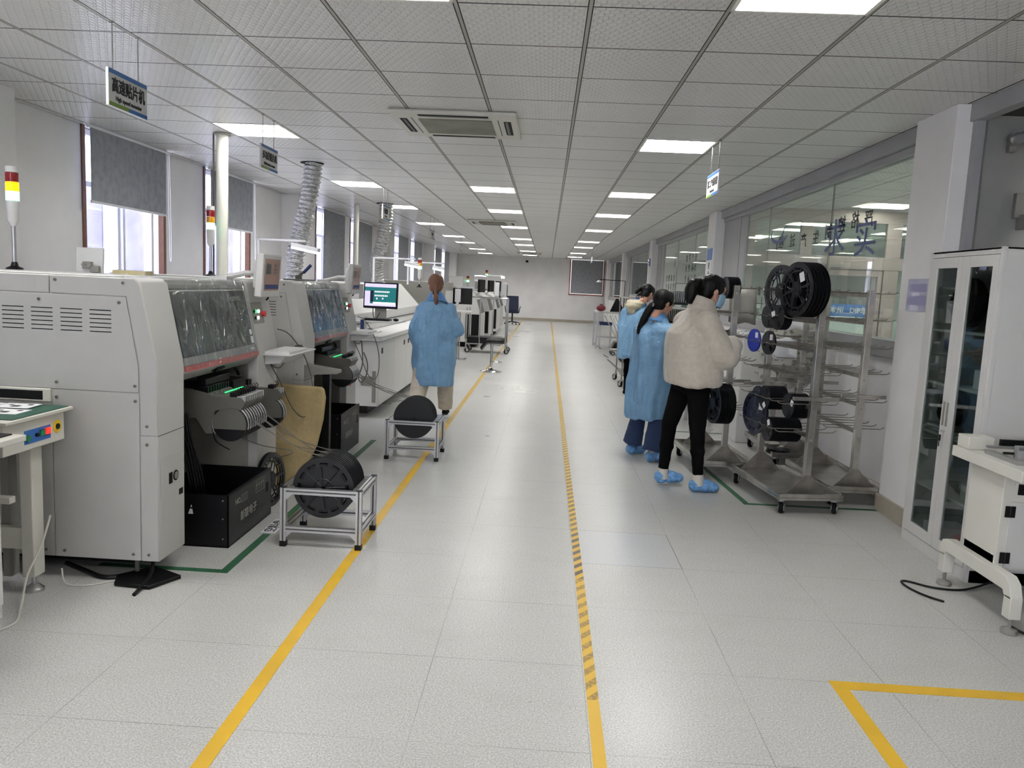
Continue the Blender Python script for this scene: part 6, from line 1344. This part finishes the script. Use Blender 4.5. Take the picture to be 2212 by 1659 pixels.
remeshed(b, .0095, 4, 'jacket', 'fleece', f.e, disp=folds_fn(.014, 3, 2.6, 8))
b = MB(); rs = []
for (z, r_, t_) in ((1.33, .135, .0), (1.395, .114, .006), (1.462, .098, .010), (1.470, .084, .010), (1.41, .084, .01), (1.34, .10, .0)):
    rs.append([neck*0+Vector((1.175, 6.03, z))+f.r*(r_*math.cos(a))+f.f*(r_*.92*math.sin(a)-t_)+Vector((0, 0, -.025*math.sin(a))) for a in [2*math.pi*k/28 for k in range(28)]])
b.loft(rs+[rs[0]], cap=False); b.build('collar', 'fleece', f.e)
b = MB(); b.sph(f.L(0, -.005, .86), .155, .125, .12)
for h, k, ft in ((hipL, Lk, Lf), (hipR, Rk, Rf)): cap_(b, h, k, .095, .062); cap_(b, k, ft+Vector((0, 0, .035)), .060, .040); b.sph(ft*.42+k*.58, .058)
remeshed(b, .009, 3, 'leggings', 'cloth_blk', f.e, disp=folds_fn(.003, 5, 18, 8))
for ft, yw in ((Lf, 0), (Rf, -6)):
    ctr = ft-f.o; x_ = ctr.dot(f.r); y_ = ctr.dot(f.f); zb = .0 if ft is Rf else .015
    b = MB(); b.cyl(ft+Vector((0, 0, -.03)), ft+Vector((0, 0, .055)), .050, .042, n=18); b.build('sock', 'shoe', f.e)
    b = shoe_mesh(f, x_, y_-.01, zb, yw, .25, .046, 1.18); remeshed(b, .007, 1, 'shoe_cover', 'cover', f.e, disp=lambda v: .004*noise.noise(v*34)+.004*noise.noise(v*80))
# ---------------------------------------------------------------- woman in blue coat and flared jeans
def coat_woman(fig, hc, HRm, hs, hairm, tail, rg, arms, legs, legr, legm, coat_seed, shoes, tiecol='dark', amp=.045, collar=True, mask_=False, extra=None, sleeve=(.078, .070, .062, .052), cshade='coat'):
    b = MB(); q = head(b, hc, HRm, hs)
    ntop = q(0, -.035, -.10); nb = Vector((fig.L(rg[-1][1], rg[-1][2], 0).x, fig.L(rg[-1][1], rg[-1][2], 0).y, rg[-1][0]-.03)); cap_(b, ntop, nb, .048, .055)
    cz = rg[-1][0]; c0 = fig.L(0, 0, 0)
    ch = Vector((c0.x, c0.y, nb.z-.20)); cap_(b, nb-Vector((0, 0, .02)), ch, .05, .085); cap_(b, ch, fig.L(0, 0, .86), .085, .10); b.cyl(arms[0][0], arms[1][0], .035, n=12)
    for (s_, e_, w_, d_, n_, sd) in arms: cap_(b, s_, e_, .043, .034); cap_(b, e_, w_, .034, .024); hand(b, w_, d_, n_, side=sd)
    for (h, k, ft) in legs: cap_(b, h, k, .075, .05); cap_(b, k, ft, .048, .032); cap_(b, ft, ft+fig.f*.09+Vector((0, 0, -.04)), .03, .024)
    remeshed(b, .0068, 2, 'body', 'skin', fig.e)
    for k in (-1, 1): MB().sph(q(.031*k, .084, .006), .010*hs, n=12, h=8).build('eye', 'ink', fig.e)
    hair_cap(hc, HRm, hs, 'hair', hairm, fig.e, tail=[(q(*p), r_) for p, r_ in tail], disp=.005, extra=extra)
    b = shell(fig, rg, folds=7, amp=amp, seed=coat_seed)
    for (s_, e_, w_, d_, n_, sd) in arms:
        b.tube([s_, (s_+e_)/2, e_, (e_+w_)/2, w_], [sleeve[0], sleeve[1], sleeve[1], sleeve[2], sleeve[3]], n=18, smooth=4); b.sph(s_, sleeve[0]); b.sph(e_, sleeve[1])
    remeshed(b, .0095, 3, 'work_coat', cshade, fig.e, disp=folds_fn(.030, coat_seed, 2.4, 9))
    if collar:
        c = Vector((nb.x, nb.y, cz)); b = MB(); rs = []
        for (dz, r_) in ((-.070, .128), (-.03, .104), (.020, .082), (.026, .072), (-.01, .074), (-.06, .11)): rs.append([c+fig.r*(r_*math.cos(a))+fig.f*(r_*.9*math.sin(a))+Vector((0, 0, dz+.010-.034*math.sin(a))) for a in [2*math.pi*k/24 for k in range(24)]])
        b.loft(rs+[rs[0]], cap=False); b.build('collar', 'coatd', fig.e)
    b = MB(); b.sph(fig.L(0, 0, .84), .13, .11, .10)
    for (h, k, ft) in legs: b.tube([h, (h+k)/2, k, (k+ft)/2, ft+Vector((0, 0, legr[3]))], [legr[0], (legr[0]+legr[1])/2, legr[1], (legr[1]+legr[2])/2, legr[2]], n=18, smooth=3)
    remeshed(b, .010, 2, 'trousers', legm, fig.e, disp=folds_fn(.006, 9, 12, 9))
    for (ft, yw, kind) in shoes:
        ctr = ft-fig.o
        if kind == 'cover':
            b = shoe_mesh(fig, ctr.dot(fig.r), ctr.dot(fig.f)-.01, 0, yw, .24, .045, 1.15); remeshed(b, .008, 1, 'shoe_cover', 'cover', fig.e, disp=lambda v: .004*noise.noise(v*34)+.004*noise.noise(v*80))
            MB().cyl(ft+Vector((0, 0, -.04)), ft+Vector((0, 0, .03)), .037, n=14).build('sock', 'shoe' if yw else mat('orange_sock', 'b07a2a', .9), fig.e)
        else:
            b = shoe_mesh(fig, ctr.dot(fig.r), ctr.dot(fig.f)-.01, 0, yw, .25, .043, 1.0); sh_ = remeshed(b, .008, 1, 'shoe', 'blk', fig.e)
            MB().prism([(fig.L(ctr.dot(fig.r)+.043*math.cos(a), ctr.dot(fig.f)+.05+.135*math.sin(a), 0).x, fig.L(ctr.dot(fig.r)+.043*math.cos(a), ctr.dot(fig.f)+.05+.135*math.sin(a), 0).y) for a in [2*math.pi*k/20 for k in range(20)]], 'z', .001, .02).build('sole', 'white', sh_)
    return q
f = Fig((.975, 7.12, 0), 38, 'woman in a blue work coat and flared jeans with a long low ponytail')
hc = Vector((1.035, 7.12, 1.405)); HR = headmat(f.f, 16, -6)
Lf, Rf = Vector((.855, 7.25, .07)), Vector((1.00, 6.95, .07)); Lk, Rk = Vector((.90, 7.22, .44)), Vector((1.03, 7.00, .44))
arms = [(f.L(.155, .0, 1.15), f.L(.20, .05, .90), f.L(.13, .24, .92), f.f, Vector((0, 0, -1)), -1), (f.L(-.155, 0, 1.15), f.L(-.20, .06, .92), f.L(-.12, .25, .95), f.f, Vector((0, 0, -1)), 1)]
rg = [(.375, 0, -.01, .20, .185, .92), (.40, 0, -.01, .21, .195, .92), (.55, 0, -.01, .215, .195, .92), (.75, 0, -.01, .21, .185, .92), (.95, 0, -.012, .205, .17, .92), (1.08, 0, -.012, .20, .15, .92), (1.16, 0, -.01, .190, .13, .95), (1.205, 0, 0, .160, .112, 1), (1.245, 0, .01, .118, .095, 1), (1.285, 0, .015, .088, .08, 1)]
for i in range(len(rg)): z, cx, cy, rx, ry, e_ = rg[i]; rg[i] = (z, cx+0.0, cy+.01*(1.27-z)*-1, rx, ry, e_)
q = coat_woman(f, hc, HR, .97, 'hairblk', [((0, -.07, -.03), .024), ((-.02, -.10, -.06), .030), ((-.035, -.115, -.12), .036), ((-.055, -.12, -.20), .036), ((-.075, -.12, -.28), .026), ((-.085, -.12, -.34), .008)], rg, arms, [(f.L(-.08, 0, .80), Lk, Lf), (f.L(.08, 0, .80), Rk, Rf)], (.09, .062, .092, .03), 'denim', 4, [(Lf, 0, 'cover'), (Rf, -8, 'cover')])
MB().tube([q(.030*math.cos(a)-.028, -.108+.008*math.sin(a), -.055+.03*math.sin(a)) for a in [2*math.pi*k/14 for k in range(15)]], .009, n=8).build('hair_tie', mat('mauve_hair_tie', '8f7f88', .8), f.e)
# ---------------------------------------------------------------- farthest woman in blue coat with a cream hood
f = Fig((1.27, 11.25, 0), 48, 'farthest woman in a pale blue coat with a cream hood over her collar')
hc = Vector((1.41, 11.25, 1.475)); HR = headmat(f.f, 26, -8)
Lf, Rf = Vector((1.21, 11.42, .07)), Vector((1.33, 11.10, .07)); Lk, Rk = Vector((1.20, 11.40, .45)), Vector((1.31, 11.14, .45))
arms = [(f.L(.155, .0, 1.20), f.L(.21, .03, .95), f.L(.15, .22, .96), f.f, Vector((0, 0, -1)), -1), (f.L(-.155, 0, 1.20), f.L(-.24, .0, .97), f.L(-.16, .20, .98), f.f, Vector((0, 0, -1)), 1)]
rg = [(.56, 0, -.02, .20, .17, .92), (.60, 0, -.02, .21, .18, .92), (.80, 0, -.02, .21, .18, .92), (1.0, 0, -.01, .205, .17, .92), (1.13, 0, 0, .20, .15, .92), (1.21, 0, .01, .190, .13, .95), (1.26, 0, .03, .155, .11, 1), (1.30, 0, .05, .11, .095, 1), (1.34, 0, .065, .085, .08, 1)]
def strands(b, q):
    for k in range(5): b.tube([q(.02*k-.05, -.08, -.04), q(.03*k-.08, -.105, -.10), q(.036*k-.08, -.10, -.15)], [.012, .008, .003], n=6)
q = coat_woman(f, hc, HR, 1.0, 'hairblk', [((-.02, -.09, .02), .03), ((-.045, -.125, .01), .038), ((-.06, -.145, -.04), .034), ((-.065, -.15, -.09), .02)], rg, arms, [(f.L(-.08, 0, .82), Lk, Lf), (f.L(.08, 0, .82), Rk, Rf)], (.085, .055, .045, .0), 'cloth_blk', 7, [(Lf, 0, 'shoe'), (Rf, 0, 'shoe')], extra=strands)
b = MB(); c = f.L(0, .02, 1.34)
b.sph(c-f.f*.06+Vector((0, 0, -.01)), .135, .135, .05); b.sph(c-f.f*.10+Vector((0, 0, -.05)), .115, .115, .07); b.sph(c-f.f*.12+Vector((0, 0, -.11)), .07, .07, .07)
remeshed(b, .01, 3, 'hood', mat('cream_hood', 'bdb49c', .9), f.e, disp=folds_fn(.01, 2, 12, 12))
# ---------------------------------------------------------------- woman walking away
f = Fig((-1.19, 8.55, 0), 93, 'brown haired woman in a blue coat and beige trousers walking away down the aisle edge')
hc = Vector((-1.205, 8.58, 1.465)); HR = headmat(f.f, 8, 4)
Lf, Rf = Vector((-1.36, 8.30, .07)), Vector((-1.085, 8.80, .07)); Lk, Rk = Vector((-1.32, 8.60, .44)), Vector((-1.09, 8.74, .46))
Lk = Vector((-1.33, 8.52, .43))
arms = [(f.L(.155, -.01, 1.20), f.L(.245, -.04, .98), f.L(.20, .17, 1.02), f.f, Vector((-1, 0, -.3)), -1), (f.L(-.155, 0, 1.20), f.L(-.225, -.02, .95), f.L(-.20, .12, .76), f.f*.3+Vector((0, 0, -1)), Vector((1, 0, 0)), 1)]
rg = [(.385, 0, -.01, .20, .16, .9), (.41, 0, -.01, .208, .165, .9), (.60, 0, -.01, .225, .175, .9), (.80, 0, -.01, .232, .175, .9), (.95, 0, -.01, .225, .165, .9), (1.10, 0, -.01, .205, .148, .92), (1.20, 0, -.005, .188, .128, .95), (1.25, 0, .0, .155, .11, 1), (1.29, 0, .01, .112, .092, 1), (1.33, 0, .012, .084, .078, 1)]
q = coat_woman(f, hc, HR, 1.0, 'hairbrn', [((0, -.085, -.055), .024), ((0, -.10, -.10), .020), ((.006, -.105, -.15), .025), ((.012, -.10, -.20), .022), ((.02, -.095, -.25), .008)], rg, arms, [(f.L(-.08, 0, .82), Lk, Lf), (f.L(.08, 0, .82), Rk, Rf)], (.11, .098, .080, .02), 'cloth_bei', 11, [(Lf, 0, 'shoe'), (Rf, 0, 'shoe')], amp=.035)
MB().tube([q(.024*math.cos(a), -.098, -.098+.024*math.sin(a)) for a in [2*math.pi*k/14 for k in range(15)]], .008, n=8).build('hair_tie', 'dark', f.e)
